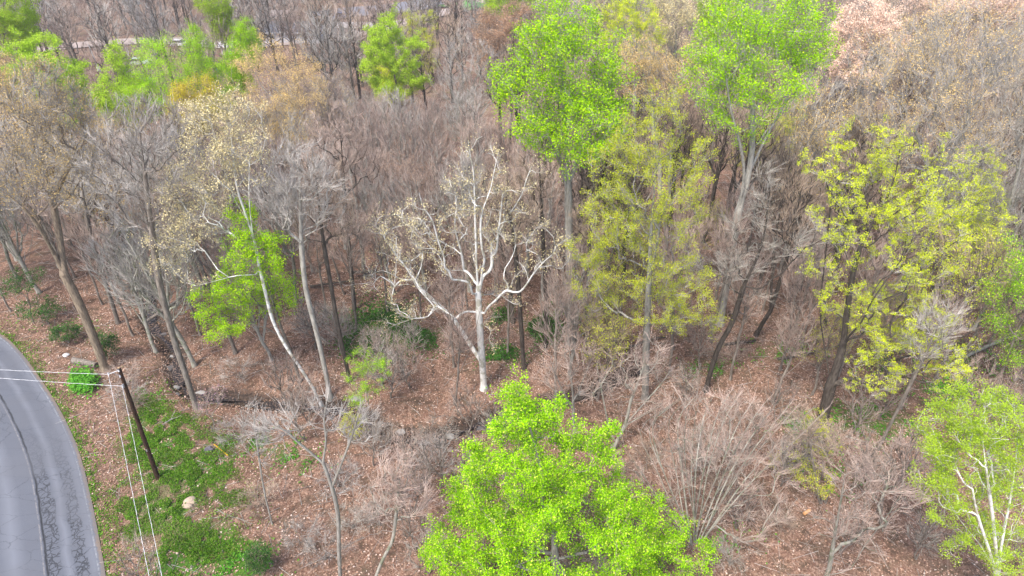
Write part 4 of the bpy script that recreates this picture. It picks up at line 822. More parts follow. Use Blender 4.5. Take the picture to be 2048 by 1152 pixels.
def ch_bush(px, py, x, y):
    if px < 225 and py > 640: return None
    if boxes(px, py, [(225,880,470,1152)]): return None
    if not boxes(px, py, DENSE) and rng.uniform() < .6: return None
    return ('bush', 1.0)
n7 = scatter(62, 21, 85, 1.5, ch_bush)
FARP = []
for k in range(5):
    rq = np.random.default_rng(900+k); H = 16; t = np.linspace(0, 1, 7)[:, None]; pl = t*np.array([rq.normal()*.6, rq.normal()*.6, H*.85])
    G = grow([pl], sample_lobes(oval(H, 3.4, .68, 900+k), 130, rq, .8), rq, .24, .035, .35, 1.2, 3, .06)
    m_ = MB(); skeleton_mesh(m_, G); e_ = MB(); twigs(e_, G, rq, 420, L=(.8, 2.0), up=.5, spread=.6, r=.022, sub=1); FARP.append((m_, e_))
def far_wood(n, keep):
    rq = np.random.default_rng(55); M_ = MB(); c = 0
    for _ in range(n*40):
        y = math.sqrt(rq.uniform(116**2, 300**2)); hw = (y*cp+CAM_H*sp)*1024/FPX*1.06; x = rq.uniform(-hw, hw); px, py = pix((x, y, 0))
        if not keep(px, py, x, y) or any((x-a)**2+(y-b)**2 < 12 for a, b, _d in taken): continue
        taken.append((x, y, 4)); a = rq.uniform(0, 6.28); sc = rq.uniform(.7, 1.15); ca, sa = math.cos(a)*sc, math.sin(a)*sc; src = FARP[int(rq.integers(5))]; dark = int(rq.uniform() < .5)
        for part, mi in ((src[0], dark), (src[1], 2+int(rq.integers(3)))):
            for V, F in zip(part.V, part.F):
                W_ = np.stack([V[:, 0]*ca-V[:, 1]*sa+x, V[:, 0]*sa+V[:, 1]*ca+y, V[:, 2]*sc], 1); M_.V.append(W_); M_.F.append(F+M_.n+0) if False else M_.F.append(F)
                M_.M.append(np.full(len(F), mi))
            off = M_.n; k0 = len(M_.F)-len(part.F)
            for j in range(k0, len(M_.F)): M_.F[j] = M_.F[j]+off
            M_.n += part.n
        c += 1
        if c >= n: break
    o = M_.obj('distant_trees', [B_dark, B_mid, T_grey, T_brown, T_pink]); tag(o, 'far grey-brown bare woodland along and beyond the distant road', 'woodland', kind='stuff'); return c
def keep_far(px, py, x, y):
    if px > 1150: return rng.uniform() < .5
    if polydist(np.array([x]), np.array([y]), FARC)[0] < 5.5 or polydist(np.array([x]), np.array([y]), pave)[0] < 8: return False
    if (520 < px < 760 and 60 < py < 108) or (250 < px < 320 and 100 < py < 185): return False
    return y > 170 or rng.uniform() < .8
n8 = far_wood(560, keep_far)
# words for them: the landmark tree nearest by, the side of it, and the place in that little row
ORD = ['leftmost', 'second from left', 'third from left', 'fourth from left', 'fifth from left', 'sixth from left', 'seventh from left', 'eighth from left', 'ninth from left', 'tenth from left', 'eleventh from left', 'twelfth from left', 'thirteenth from left', 'fourteenth from left', 'fifteenth from left', 'sixteenth from left']
LM = HEROES + [('the white-walled house', gpt(585,86)[0], gpt(585,86)[1]), ('the pale car', gpt(283,130)[0], gpt(283,130)[1]), ('the utility pole', gpt(318,962)[0], gpt(318,962)[1])]
rows = {}
for key, r, x, y in placed:
    s_, hx, hy = min(LM, key=lambda h: (h[1]-x)**2+(h[2]-y)**2)
    rel = ('right of' if x > hx else 'left of') if abs(x-hx) > abs(y-hy) else ('behind' if y > hy else 'in front of')
    rows.setdefault((key, rel, s_), []).append((pix((x, y, 0))[0], r))
for (key, rel, s_), L_ in rows.items():
    look = protos[key][0]; noun = NOUN.get(key, 'tree'); L_.sort(key=lambda q: q[0])
    for k, (_, r) in enumerate(L_):
        r['label'] = f'{look} {noun} {rel} {s_}' if len(L_) == 1 else f'{ORD[min(k,15)]} of {look} {noun}s {rel} {s_}'.replace('of slim bare trees','of slim trees') if len(s_.split()) > 8 else f'{ORD[min(k,15)]} of {look} {noun}s {rel} {s_}'
for key, (look, roots) in protos.items():
    for i, r in enumerate(roots):
        if (key, i) not in usedp:
            for c in list(r.children): bpy.data.objects.remove(c)
            bpy.data.objects.remove(r)

# ------------------------------------------------------------------ ground cover that nobody could count
def field(X, Y, seed=0, sc=1.0):
    r = np.random.default_rng(seed); v = np.zeros_like(X)
    for k in range(10):
        a = r.uniform(0, 6.28); f = sc*r.uniform(.5, 2.4); v += np.sin((X*math.cos(a)+Y*math.sin(a))*f+r.uniform(0, 6.28))/ (1+.3*f)
    return v/3
def zpts(X, Y, h): return np.stack([X, Y, terrain(X, Y)+h], 1)
rg = np.random.default_rng(9)
def patch_points(patches, n):
    W = np.array([p[2]*p[3]*p[4] for p in patches], float)*np.array([gpt(p[0], p[1])[1]**1.0 for p in patches]); W /= W.sum(); k = rg.choice(len(patches), n, p=W)
    P = np.array(patches, float)[k]; a = rg.normal(size=(n, 2))*0.55
    px = P[:, 0]+a[:, 0]*P[:, 2]; py = P[:, 1]+a[:, 1]*P[:, 3]
    u = (px-1024)/FPX; v = (py-576)/FPX; t = CAM_H/(sp+v*cp); return u*t, (cp-v*sp)*t
def cover(name, patches, n, size, mat, thr=-.15, h=.25, seed=1, up=.5, sc=1.2):
    X, Y = patch_points(patches, n); m = field(X, Y, seed, sc) > thr; X, Y = X[m], Y[m]
    m = polydist(X, Y, ROADC) > RW/2+.05; X, Y = X[m], Y[m]
    mb = MB(); mb.leaves(zpts(X, Y, rg.uniform(.02, h, len(X))), size, rg, 0, up); o = mb.obj(name, mat); tag(o, kind='stuff'); return o
g_main = [p for p in GREEN if p[0] < 480 and p[1] > 800]; vine = [p for p in GREEN if p[:2] in ((770,655),(720,690),(860,670),(1080,655),(1000,715),(1000,640))]
tag(cover('grass', g_main, 80000, .10, L_grass, -.14, .3, 2, .25, 2.6), 'rough green grass and weeds round the foot of the utility pole', 'grass')
tag(cover('vine_cover', vine, 16000, .2, L_vine, -.1, .3, 3, .6), 'dark green vines covering the ground left of the white sycamore', 'ground cover')
herbs = [p for p in GREEN if p not in g_main and p not in vine and p[1] > 300 and p[0] != 170]
tag(cover('woodland_herbs', herbs, 15000, .16, L_herb, .12, .2, 4, .6, 1.8), 'scattered low green herbs on the leafy woodland floor', 'ground cover')
# tall weeds beside the road: bright round clump
X, Y = patch_points([(168,770,24,20,1)], 1500); mb = MB(); mb.leaves(zpts(X, Y, rg.uniform(.1, .8, len(X))), .24, rg, 0, .8)
tag(mb.obj('leafy_clump', L_herb), 'bright green leafy clump between the road bend and the utility pole', 'plant')
# verge grass
n = 5200; k = rg.integers(0, len(edgeR)-1, n); t = rg.uniform(0, 1, n)[:, None]; q = edgeR[k]*(1-t)+edgeR[k+1]*t
T_ = unit(edgeR[k+1]-edgeR[k]); Nn = np.stack([T_[:, 1], -T_[:, 0]], 1); w_ = np.abs(rg.normal(size=n))*.75*(1+field(q[:, 0], q[:, 1], 6)*.8)
q = q-Nn*(w_[:, None]*1.0+.02); m = field(q[:, 0], q[:, 1], 7, 2.5) > -.45; q = q[m]
mb = MB(); mb.leaves(zpts(q[:, 0], q[:, 1], rg.uniform(.02, .14, len(q))), .13, rg, 0, .4)
tag(mb.obj('verge_grass', L_grass, None), 'thin strip of green grass along the edge of the road', 'grass', kind='stuff')
X, Y = patch_points([(330,985,45,20,1),(345,925,30,10,.5),(300,1050,35,30,.7),(350,1080,45,25,.6),(420,1060,60,20,.4)], 2600)
A = zpts(X, Y, 0.0); D = unit(rg.normal(size=A.shape)*np.array([1, 1, .25])+np.array([0, 0, .35]))*rg.uniform(.3, .8, len(A))[:, None]
mb = MB(); mb.prisms(A, A+D, .008, .004, 3); tag(mb.obj('dead_grass', L_straw), 'straw-coloured dead grass lying among the green grass', 'grass', kind='stuff')
# fallen leaves as real leaves near the camera side
n = 120000; Yl = np.sqrt(rg.uniform(19**2, 66**2, n)); Xl = rg.uniform(-1, 1, n)*(Yl*cp+CAM_H*sp)*.8
m = polydist(Xl, Yl, ROADC) > RW/2-.25*rg.uniform(0, 1, n)**3; m &= (polydist(Xl, Yl, CREEK[::2]) > .15+.9*rg.uniform(0, 1, len(Xl))); Xl, Yl = Xl[m], Yl[m]
mb = MB(); mb.leaves(zpts(Xl, Yl, rg.uniform(.01, .06, len(Xl))), .15, rg, 0, 1.2)
tag(mb.obj('leaf_litter', L_litter), 'reddish brown fallen leaves covering the woodland floor', 'leaves', kind='stuff')
# dead sticks on the floor and thin tangled brush
n = 7500; Ys = np.sqrt(rg.uniform(20**2, 95**2, n)); Xs = rg.uniform(-1, 1, n)*(Ys*cp+CAM_H*sp)*.8; m = polydist(Xs, Ys, ROADC) > RW/2+1.2; Xs, Ys = Xs[m], Ys[m]
a = rg.uniform(0, 6.28, len(Xs)); l = rg.uniform(.4, 2.2, len(Xs)); A = zpts(Xs, Ys, .05); Bq = zpts(Xs+np.cos(a)*l, Ys+np.sin(a)*l, .08)
mb = MB(); mb.prisms(A, Bq, .018, .008, 4); tag(mb.obj('fallen_sticks', T_grey), 'grey sticks lying about on the woodland floor', 'sticks', kind='stuff')
n = 3000; Ys = np.sqrt(rg.uniform(21**2, 100**2, n)); Xs = rg.uniform(-1, 1, n)*(Ys*cp+CAM_H*sp)*.8
PX, PY = pix((Xs, Ys, 0*Xs)); dn = np.zeros(n)
for b in DENSE: dn = np.maximum(dn, ((PX > b[0]) & (PX < b[2]) & (PY > b[1]) & (PY < b[3]))*1.0)
m = (field(Xs, Ys, 12, .35)+dn*.5-.12*rg.uniform(0, 1, n) > .12) & (polydist(Xs, Ys, ROADC) > RW/2+3.5) & ~((PX < 560) & (PY > 830)); Xs, Ys = Xs[m], Ys[m]
k_ = 6; Xs = np.repeat(Xs, k_); Ys = np.repeat(Ys, k_); n = len(Xs); A = zpts(Xs+rg.normal(size=n)*.15, Ys+rg.normal(size=n)*.15, 0)
d = unit(rg.normal(size=(n, 3))*np.array([.6, .6, .15])+np.array([0, 0, .8])); l = rg.uniform(.5, 1.2, n)[:, None]
M1 = A+d*l; M2 = M1+unit(d+rg.normal(size=(n, 3))*.45)*l*.8; mb = MB(); mb.prisms(A, M1, .009, .007, 3); mb.prisms(M1, M2, .007, .004, 3)
for s_ in range(2):
    t = rg.uniform(.3, 1, n)[:, None]; q = M1*(1-t)+M2*t; mb.prisms(q, q+unit(d+rg.normal(size=(n, 3))*.8)*l*.5, .005, .003, 3)
nf = 9000; Yf = np.sqrt(rg.uniform(84**2, 260**2, nf)); Xf = rg.uniform(-1, .25, nf)*(Yf*cp+CAM_H*sp)*.8; mf = (polydist(Xf, Yf, FARC) > 5) & (field(Xf, Yf, 21, .12) > -.15) & (polydist(Xf, Yf, pave) > 8); Xf, Yf = Xf[mf], Yf[mf]
for s_ in range(5):
    n = len(Xf); A = zpts(Xf+rg.normal(size=n)*.5, Yf+rg.normal(size=n)*.5, 0); d = unit(rg.normal(size=(n, 3))*np.array([.5, .5, .1])+np.array([0, 0, .8])); l = rg.uniform(1.0, 3.2, n)[:, None]
    mb.prisms(A, A+d*l, .03, .012, 3); q = A+d*l*.5; mb.prisms(q, q+unit(d+rg.normal(size=(n, 3))*.6)*l*.5, .018, .008, 3)
tag(mb.obj('brush', T_pink), 'thin tangled pinkish brush of bare stems under the trees', 'brush', kind='stuff')

# ------------------------------------------------------------------ logs, rocks and other small things on the floor
def limb_mesh(a, b, r0, r1, rng, n=9, bend=.03):
    a = np.array(a, float); b = np.array(b, float); L = np.linalg.norm(b-a); t = np.linspace(0, 1, n)[:, None]
    P = a*(1-t)+b*t; P[1:-1] += np.cumsum(rng.normal(size=(n-2, 3)), 0)*L*bend*.3*np.array([1, 1, .2]); R = r0+(r1-r0)*t[:, 0]
    mb = MB(); D = unit(np.diff(P, axis=0)); dA = np.vstack([D[:1], D[:-1]]); mb.prisms(P[:-1], P[1:], R[:-1]*rng.uniform(.93, 1.05, n-1), R[1:], 9, 0, dA)
    for P0, R0, s_ in ((P[0], R[0], -1), (P[-1], R[-1], 1)):    # cut or broken end
        mb.prisms([P0], [P0+s_*D[0 if s_ < 0 else -1]*.03], R0, R0*.1, 8, 0)
    return mb, P, R
def log(pa, pb, r, label, mat=B_tan, za=.0, zb=.0, branches=2, r1=None, name='fallen_log', cat='log', group=None, seed=1):
    rng = np.random.default_rng(seed); A = gpt(*pa); Bp_ = gpt(*pb); A[2] = tz(*A[:2])+r*.8+za; Bp_[2] = tz(*Bp_[:2])+r*.8+zb
    org = A.copy(); root = empty(name, tuple(org)); tag(root, label, cat, group)
    mb, P, R = limb_mesh(A-org, Bp_-org, r, r1 or r*.6, rng); mb.obj('stem', mat, root, smooth=True)
    for k in range(branches):
        i = rng.integers(3, len(P)-1); d = unit(P[i]-P[i-1]+rng.normal(size=3)*.8); d[2] = abs(d[2])*.8; l = rng.uniform(.8, 2.2)*max(.5, r/.15)
        m2, _, _ = limb_mesh(P[i], P[i]+d*l, R[i]*.4, .012, rng, 6, .1); m2.obj('branch', mat, root, smooth=True)
    return root
log((1884,745),(2025,690), .2, 'long pale barkless fallen log right of the big dark-trunked oak', B_pale, .3, .9, 3, seed=1)
log((150,728),(196,738), .32, 'short thick brown log lying by the foot of the tan-barked oak', B_mid, 0, 0, 0, .3, seed=2)
log((1150,800),(1236,758), .22, 'dark fallen log slanting across the creek above the lime peak', B_dark, .2, .2, 3, seed=3)
log((1432,694),(1512,680), .16, 'dark thin fallen log right of the dark leaning bare tree', B_dark, .1, .1, 2, seed=4)
log((1556,719),(1690,692), .14, 'dark long fallen log ending at the big dark-trunked oak', B_dark, .1, .3, 2, seed=5)
log((290,636),(396,582), .17, 'brown fallen log crossing the creek near the purple-grey bare tree', B_mid, .3, .5, 2, seed=6)
log((708,552),(790,562), .2, 'dark fallen log propped above the ground beyond the green vines', B_dark, .5, .9, 3, seed=7)
log((436,1024),(506,1052), .05, 'thin pale stick lying on the leaves right of the grass', B_pale, .02, .02, 2, .02, 'fallen_stick', 'stick', seed=8)
log((400,1045),(445,1041), .045, 'thin pale stick lying left of the other on the grass edge', B_pale, .02, .02, 1, .02, 'fallen_stick', 'stick', seed=9)
log((396,925),(414,932), .05, 'short pale broken stick below the grey rock', B_pale, .02, .05, 2, .02, 'fallen_stick', 'stick', seed=10)
log((310,862),(352,842), .06, 'grey forked dead branch on the leaves right of the pole', B_grey, .05, .3, 3, .03, 'fallen_branch', 'branch', seed=11)
log((1690,875),(1730,890), .08, 'grey dead branch lying right of the big oak foot', B_grey, .05, .2, 3, .03, 'fallen_branch', 'branch', seed=12)
log((1760,800),(1790,735), .1, 'upright leaning tan dead limb beside the big dark-trunked oak', B_tan, .1, 1.5, 2, .05, 'fallen_branch', 'branch', seed=13)
log((1240,700),(1330,678), .13, 'dark fallen log behind the olive green oak', B_dark, .1, .2, 2, seed=14)
log((620,575),(700,566), .15, 'dark fallen log between slim bare trunks left of the vines', B_dark, .2, .3, 2, seed=15)
log((1606,1034),(1618,1027), .13, 'short freshly cut orange log piece at the bottom right', plain('cut_wood', (0.62,0.33,0.15), .8), .05, .05, 0, .12, 'cut_log', seed=16)
log((1531,586),(1546,583), .22, 'pale cut log end behind the dark leaning bare tree', plain('cut_wood_pale', (0.52,0.38,0.30), .8), .1, .1, 0, .2, 'cut_log', seed=17)
# yellow rail
A = gpt(429,891); A[2] = tz(*A[:2])+.12; Bq = gpt(458,914); Bq[2] = tz(*Bq[:2])+.1
mb = MB(); d = unit(Bq-A); mb.prisms([A-A],[Bq-A], .055, .055, 4, 0, None, True); o = mb.obj('marker_post', plain('yellow_paint', (0.62,0.36,0.02), .5), None, tuple(A))
tag(o, 'yellow guy-wire marker rod lying on the ground right of the grey rock', 'marker rod')
def rock(p, size, label, col, seed, squash=.6, lobes=1, group=None):
    rng = np.random.default_rng(seed); c = gpt(*p); c[2] = tz(*c[:2]); mb = MB()
    for k in range(lobes):
        nu, nv = 14, 9; off = rng.normal(size=3)*size*.45*(k > 0)*np.array([1, 1, 0])
        u = np.linspace(0, 2*math.pi, nu, endpoint=False); v = np.linspace(.02, math.pi-.02, nv); U, W_ = np.meshgrid(u, v)
        D = np.stack([np.cos(U)*np.sin(W_), np.sin(U)*np.sin(W_), np.cos(W_)], -1); a = rng.normal(size=(5, 3))
        R_ = 1+sum(.13*np.sin(D@a[i]*2.3+i) for i in range(5)); V = D*R_[..., None]*size*(.75 if k else 1)*np.array([1, .8, squash])+off+np.array([0, 0, size*squash*.35])
        i = np.arange(nv-1)[:, None]*nu+np.arange(nu)[None]; j = np.arange(nv-1)[:, None]*nu+((np.arange(nu)+1) % nu)[None]
        mb.add(V.reshape(-1, 3), np.stack([i, j, j+nu, i+nu], -1))
    o = mb.obj('rock', plain(f'rock_{seed}', col, .9), None, tuple(c), smooth=False); tag(o, label, 'rock', group); return o
rock((383,1008), .42, 'pale tan lumpy boulder on the grass below the pole foot', (0.46,0.36,0.27), 1, .6, 3)
rock((418,904), .34, 'dark purple-grey rock left of the yellow marker rod', (0.16,0.145,0.165), 2, .9)
rock((333,911), .22, 'small light grey rock in the grass right of the pole', (0.42,0.42,0.43), 3, .5)
rock((262,448), .9, 'pale grey rock slab beside the far end of the creek', (0.36,0.36,0.36), 4, .3, 3)
rock((372,946), .22, 'flat tan stone half hidden in grass right of the pole foot', (0.44,0.37,0.28), 5, .4, 2)
rock((133,714), .3, 'white-grey stone among the leaves left of the short log', (0.52,0.52,0.53), 6, .5, 2)
r_ = np.random.default_rng(5)
ORDC = ['first','second','third','fourth','fifth','sixth','seventh','eighth','ninth','tenth','eleventh','twelfth','thirteenth','fourteenth','fifteenth','sixteenth']
for k, i in enumerate(range(8, len(CREEK)-6, 3)):
    c = CREEK[i]+r_.normal(size=2)*.5; px, py = pix((c[0], c[1], 0))
    if k > 31: break
    o = rock((px, py), r_.uniform(.22, .5), ['dark grey', 'pale grey'][k % 2]+' stone in the creek bed, '+ORDC[k//2]+' of its colour counting from the far end', ((0.13,0.12,0.12), (0.3,0.29,0.28))[k % 2], 20+k, .55, 1, 'stones in the creek bed')

# ------------------------------------------------------------------ utility pole and its wires
wood = bark('pole_wood', (0.022,0.013,0.009), (0.075,0.04,0.025), sc=3)
white = plain('glazed_insulator', (0.75,0.76,0.8), .25); steel = plain('galvanised_steel', (0.5,0.51,0.53), .45, .6)
pb = gpt(318,962); pb[2] = tz(pb[0], pb[1]); top = atY(237.5,735,pb[1]); Hp = top[2]-pb[2]; dx = top[0]-pb[0]
pole = empty('utility_pole', tuple(pb)); tag(pole, 'dark brown wooden utility pole standing between the road bend and the wood', 'utility pole')
mb = MB(); t = np.linspace(0, 1, 9)[:, None]; P = np.hstack([dx*t, 0*t, Hp*t]); P[0, 2] = -.5; R = .175-.06*t[:, 0]; mb.prisms(P[:-1], P[1:], R[:-1], R[1:], 14, 0); mb.obj('shaft', wood, pole, smooth=True)
mb = MB(); mb.prisms([(dx, 0, Hp-.02)], [(dx, 0, Hp+.05)], .115, .02, 14); mb.obj('cap', plain('sawn_wood', (0.36,0.25,0.16), .9), pole)
def onpole(h): return np.array([dx*h/Hp, 0, h])
def spool(p, ax, parent):
    p = np.array(p, float); ax = unit(np.array(ax, float)); mb = MB()
    for a, b, r0, r1 in ((-.09, -.05, .05, .05), (-.05, 0, .05, .028), (0, .05, .028, .05), (.05, .09, .05, .05)): mb.prisms([p+ax*a], [p+ax*b], r0, r1, 12)
    return mb.obj('insulator', white, parent, smooth=True)
arm_end = np.array([-.62, -.34, Hp-.3])+np.array([dx, 0, 0]); 
mb = MB(); mb.prisms([onpole(Hp-.22)], [arm_end], .035, .028, 8); mb.prisms([onpole(Hp-.75)], [arm_end*.6+onpole(Hp-.3)*.4], .018, .018, 6); mb.obj('bracket_arm', steel, pole, smooth=True)
spool(arm_end+np.array([0, 0, .03]), (0, 0, 1), pole)
h2 = atY(246, 768, pb[1])[2]-pb[2]; low = onpole(h2)+np.array([-.05, -.22, 0]); spool(low, (0, 0, 1), pole); spool(onpole(Hp-.14)+np.array([.02, -.14, 0]), (0, 0, 1), pole); spool(onpole(Hp-.62)+np.array([-.02, -.15, 0]), (0, 0, 1), pole)
mb = MB(); mb.box(onpole(h2)+np.array([0, -.12, -.02]), (.06, .14, .3)); mb.box(onpole(3.2)+np.array([0, -.165, 0]), (.09, .02, .22)); mb.obj('clevis', steel, pole)
wiremat = plain('bare_aluminium_wire', (0.72,0.73,0.76), .4)
def wire(start, far_px, zf, ext, label, sag=.5):
    a = pb+np.array(start); d = ray(*far_px); tt = (zf-CAM_H)/d[2]; q = np.array([d[0]*tt, d[1]*tt, zf]); e = a+(q-a)*ext; e[2] = a[2]+.1
    t = np.linspace(0, 1, 60)[:, None]; P = a*(1-t)+e*t; P[:, 2] -= (4*sag*t*(1-t))[:, 0]
    D = unit(np.diff(P, axis=0)); mb = MB(); Pl = P-a; mb.prisms(Pl[:-1], Pl[1:], .009, .009, 5)
    # second strand wound round the first
    tw_ = np.linspace(0, 1, 700)[:, None]; W_ = np.array([np.interp(tw_[:, 0], t[:, 0], Pl[:, i]) for i in range(3)]).T; ph = tw_[:, 0]*np.linalg.norm(e-a)*4.5
    W_ = W_+np.stack([np.cos(ph)*.014, np.sin(ph)*.014, np.sin(ph)*.014], 1); mb.prisms(W_[:-1], W_[1:], .005, .005, 4)
    o = mb.obj('power_line', wiremat, None, tuple(a), smooth=True); tag(o, label, 'wire', 'wires at the utility pole')
wire(arm_end, (0,735), pb[2]+Hp-.45, 4, 'upper white wire from the pole bracket out over the road to the left')
wire(low, (0,752), pb[2]+h2-.15, 4, 'lower white wire from the pole side out over the road to the left')
wire(arm_end, (297,1152), pb[2]+Hp-.75, 3.0, 'left of two white wires running from the pole down the picture', .7)
wire(low, (323,1152), pb[2]+h2-.45, 3.0, 'right of two white wires running from the pole down the picture', .7)

# ------------------------------------------------------------------ the yard far behind: house, outbuildings, cars
def house(px0, px1, py, wallh, depth, label, wallc, roofc, name='house', roofh=2.2, wins=(), gz=.0):
    a = gpt(px0, py); b = gpt(px1, py); c = (a+b)/2; wd = abs(b[0]-a[0]); yaw = math.atan2(b[1]-a[1], b[0]-a[0])
    root = empty(name, (c[0], c[1], gz), yaw); tag(root, label, 'house' if name == 'house' else 'outbuilding')
    wm = plain(name+'_wall_'+str(px0), wallc, .8); rm = plain(name+'_roof_'+str(px0), roofc, .85)
    mb = MB(); mb.box((0, depth/2, wallh/2), (wd, depth, wallh))
    for s_ in (-1, 1): mb.add([(s_*wd/2, 0, wallh), (s_*wd/2, depth, wallh), (s_*wd/2, depth/2, wallh+roofh*.96), (s_*wd/2, depth/2-.01, wallh+roofh*.96)], [[0, 1, 2, 3]])
    for zz in np.arange(.3, wallh, .3): mb.box((0, -.012, zz), (wd, .024, .03))
    mb.obj('wall', wm, root)
    e = .45; mb = MB(); hw = wd/2+e
    for s_ in (0, 1):
        y0, y1 = (-e, depth/2) if s_ == 0 else (depth+e, depth/2); z0 = wallh-e*roofh/(depth/2)+.05
        mb.add([(-hw, y0, z0), (hw, y0, z0), (hw, y1, wallh+roofh+.05), (-hw, y1, wallh+roofh+.05), (-hw, y0, z0+.16), (hw, y0, z0+.16), (hw, y1, wallh+roofh+.21), (-hw, y1, wallh+roofh+.21)],
               [[3,2,1,0],[4,5,6,7],[0,1,5,4],[1,2,6,5],[3,0,4,7]])
    rf = mb.obj('roof', rm, root)
    mb = MB(); mb.box((0, -e-.06, wallh-e*roofh/(depth/2)+.14), (2*hw, .12, .14)); mb.obj('gutter', plain('white_trim', (.8,.8,.8), .5), root)
    for wx in wins:
        mb = MB(); mb.box((wx, -.04, wallh*.58), (1.1, .05, 1.1)); f = mb.obj('window', plain('white_trim', (.8,.8,.8), .5), root)
        mb = MB(); mb.box((wx, -.075, wallh*.58), (.92, .03, .92)); g = mb.obj('pane', plain('dark_glass', (.03,.035,.04), .1), root); g.parent = f
    return root
hs = house(533, 636, 88, 2.7, 8.5, 'long low house with a white wall and dark grey roof beyond the wood', (0.58,0.57,0.60), (0.10,0.10,0.115), wins=(-4.5, 3.6), roofh=1.5)
hs2 = house(668, 745, 73, 2.3, 5, 'long white outbuilding right of the dark-roofed house', (0.5,0.47,0.47), (0.34,0.31,0.30), 'outbuilding', .5)
hs3 = house(545, 575, 42, 1.3, 4, 'small pinkish white shed behind the dark-roofed house', (0.5,0.42,0.4), (0.5,0.42,0.4), 'outbuilding', 1.0)
hs4 = house(1112, 1166, 20, 3.2, 9, 'pale house half hidden behind the top of the central lime tree', (0.74,0.72,0.74), (0.62,0.60,0.62), 'house', 1.6)
hs5 = house(444, 464, 110, 1.9, 3, 'small pale shed between the middle green tree and the small cone tree', (0.66,0.62,0.66), (0.56,0.54,0.58), 'outbuilding', .6)
def car(px, py, yaw, col, label, van=False):
    c = gpt(px, py); root = empty('parked_car', (c[0], c[1], .05), yaw); tag(root, label, 'car', 'cars parked in the yard')
    pm = plain('car_paint_%d' % px, col, .35); gl = plain('dark_glass', (.03,.035,.04), .1); ty = plain('tyre_rubber', (.03,.03,.03), .9)
    prof = [(-2.2,.35),(-2.22,.75),(-2.05,.95),(-1.2,1.0),(1.2,1.02),(2.1,.86),(2.25,.6),(2.2,.35)]
    mb = MB()
    def extr(prof, w, dz=0, wt=None):
        n = len(prof); wt = wt or w; zm = max(p[1] for p in prof)
        V = [(x, s_*(w if z < zm-.05 else wt)/2, z+dz) for s_ in (-1, 1) for x, z in prof]; F = [[i, (i+1) % n, (i+1) % n+n, i+n] for i in range(n)]
        for s_ in (0, 1):
            for i in range(n//2-1): F.append([i+s_*n, i+1+s_*n, n-2-i+s_*n, n-1-i+s_*n])
        mb.add(V, F)
    extr(prof, 1.76); mb.obj('body', pm, root, smooth=False)
    mb = MB(); cab = [(-1.95,.98),(-1.55,1.48),(.35,1.5),(1.15,1.0)]; extr(cab, 1.6, 0, 1.3); g = mb.obj('window', gl, root)
    mb = MB(); mb.box((-.6, 0, 1.5), (1.75, 1.28, .07)); mb.obj('roof', pm, root)
    for x in (-1.4, 1.4):
        for s_ in (-1, 1):
            mb = MB(); mb.prisms([(x, s_*.72, .33)], [(x, s_*.92, .33)], .33, .33, 16); mb.prisms([(x, s_*.92, .33)], [(x, s_*.925, .33)], .33, .02, 16); wh = mb.obj('wheel', ty, root)
            mb = MB(); mb.prisms([(x, s_*.92, .33)], [(x, s_*.935, .33)], .19, .05, 12); h = mb.obj('rim', steel, root); h.parent = wh
    for s_ in (-1, 1):
        mb = MB(); mb.box((2.2, s_*.62, .68), (.08, .3, .14)); mb.obj('headlight', white, root)
    return root
car(283, 130, .25, (0.62,0.68,0.76), 'pale blue-white car seen through the twin-topped green tree')
car(362, 93, -.1, (0.74,0.74,0.78), 'white car on the far road left of the middle green tree')
car(523, 72, 1.4, (0.03,0.035,0.05), 'dark car parked at the left end of the white-walled house')
car(685, 37, .05, (0.12,0.17,0.34), 'dark blue car on the paved yard behind the outbuilding')
c = gpt(433,144); mb = MB()
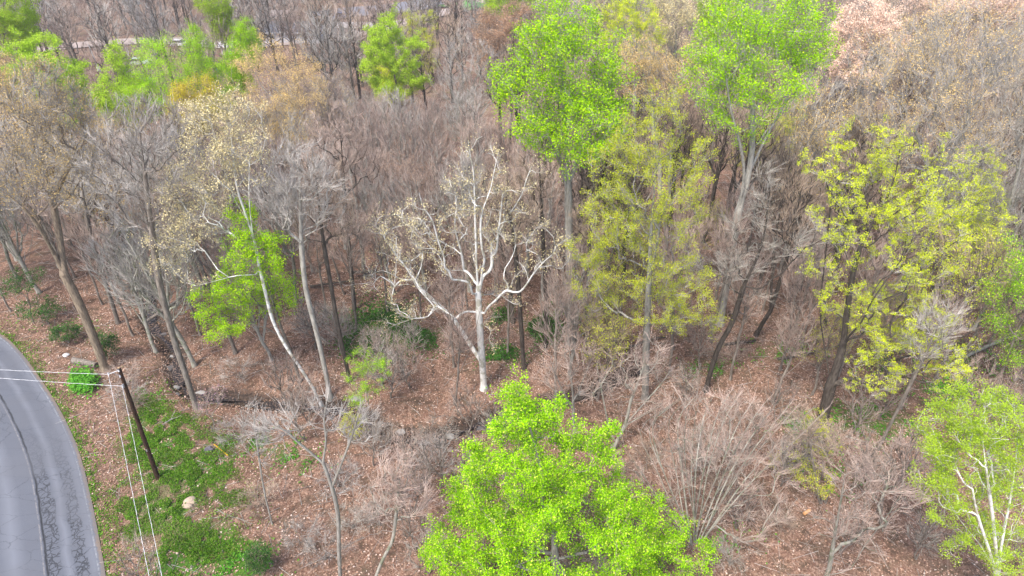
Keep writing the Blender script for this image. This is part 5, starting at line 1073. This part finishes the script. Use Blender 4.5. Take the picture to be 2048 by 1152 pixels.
for a, b, r0, r1 in ((0, .3, .3, .31), (.3, .33, .33, .33), (.33, .62, .31, .31), (.62, .65, .33, .33), (.65, .95, .31, .3), (.95, .97, .3, .05)): mb.prisms([(0,0,a*1.2)], [(0,0,b*1.2)], r0*1.5, r1*1.5, 14)
tag(mb.obj('barrel', plain('blue_plastic', (0.04,0.22,0.62), .4), None, (c[0], c[1], 0), smooth=False), 'bright blue barrel right of the middle green tree', 'barrel')
c = gpt(300,166); mb = MB(); nx = 12; xs = np.linspace(-1.8, 1.8, nx); ys = np.linspace(-1.3, 1.3, nx); X, Y = np.meshgrid(xs, ys); Z = 1.2*np.exp(-(X/1.2)**2-(Y/.9)**2)+.1*np.sin(X*4)*np.cos(Y*5)+.02
mb.add(np.stack([X, Y, Z], -1).reshape(-1, 3), [[i*nx+j, i*nx+j+1, (i+1)*nx+j+1, (i+1)*nx+j] for i in range(nx-1) for j in range(nx-1)])
tag(mb.obj('tarpaulin', plain('navy_tarp', (0.015,0.04,0.16), .5), None, (c[0], c[1], 0), smooth=True), 'dark blue tarpaulin over a heap below the twin-topped green tree', 'tarpaulin')
c = gpt(203,152); yp = empty('yard_pole', (c[0], c[1], 0)); tag(yp, 'thin pale pole with a white box in the yard at upper left', 'pole')
mb = MB(); mb.prisms([(0,0,0)], [(-.6,0,6.4)], .11, .08, 10); mb.obj('shaft', plain('pale_wood', (.5,.48,.47), .8), yp, smooth=True)
mb = MB(); mb.box((.0, -.18, 1.5), (.6, .3, .9)); mb.obj('box', white, yp)

# ------------------------------------------------------------------ the thin spring haze
mb = MB(); mb.box((0, 290, 19), (900, 660, 48)); hz = mb.obj('haze', None or plain('haze_dummy', (1,1,1)), None); hz.data.materials.clear()
hm = bpy.data.materials.new('haze'); hm.use_nodes = True; hn = hm.node_tree.nodes; hn.remove(hn['Principled BSDF'])
pv = hn.new('ShaderNodeVolumePrincipled'); pv.inputs['Color'].default_value = (.93,.95,1,1); pv.inputs['Density'].default_value = 0.00028
hm.node_tree.links.new(pv.outputs[0], hn['Material Output'].inputs['Volume']); hz.data.materials.append(hm); tag(hz, 'thin pale haze in the air over the wood', 'haze', kind='stuff')
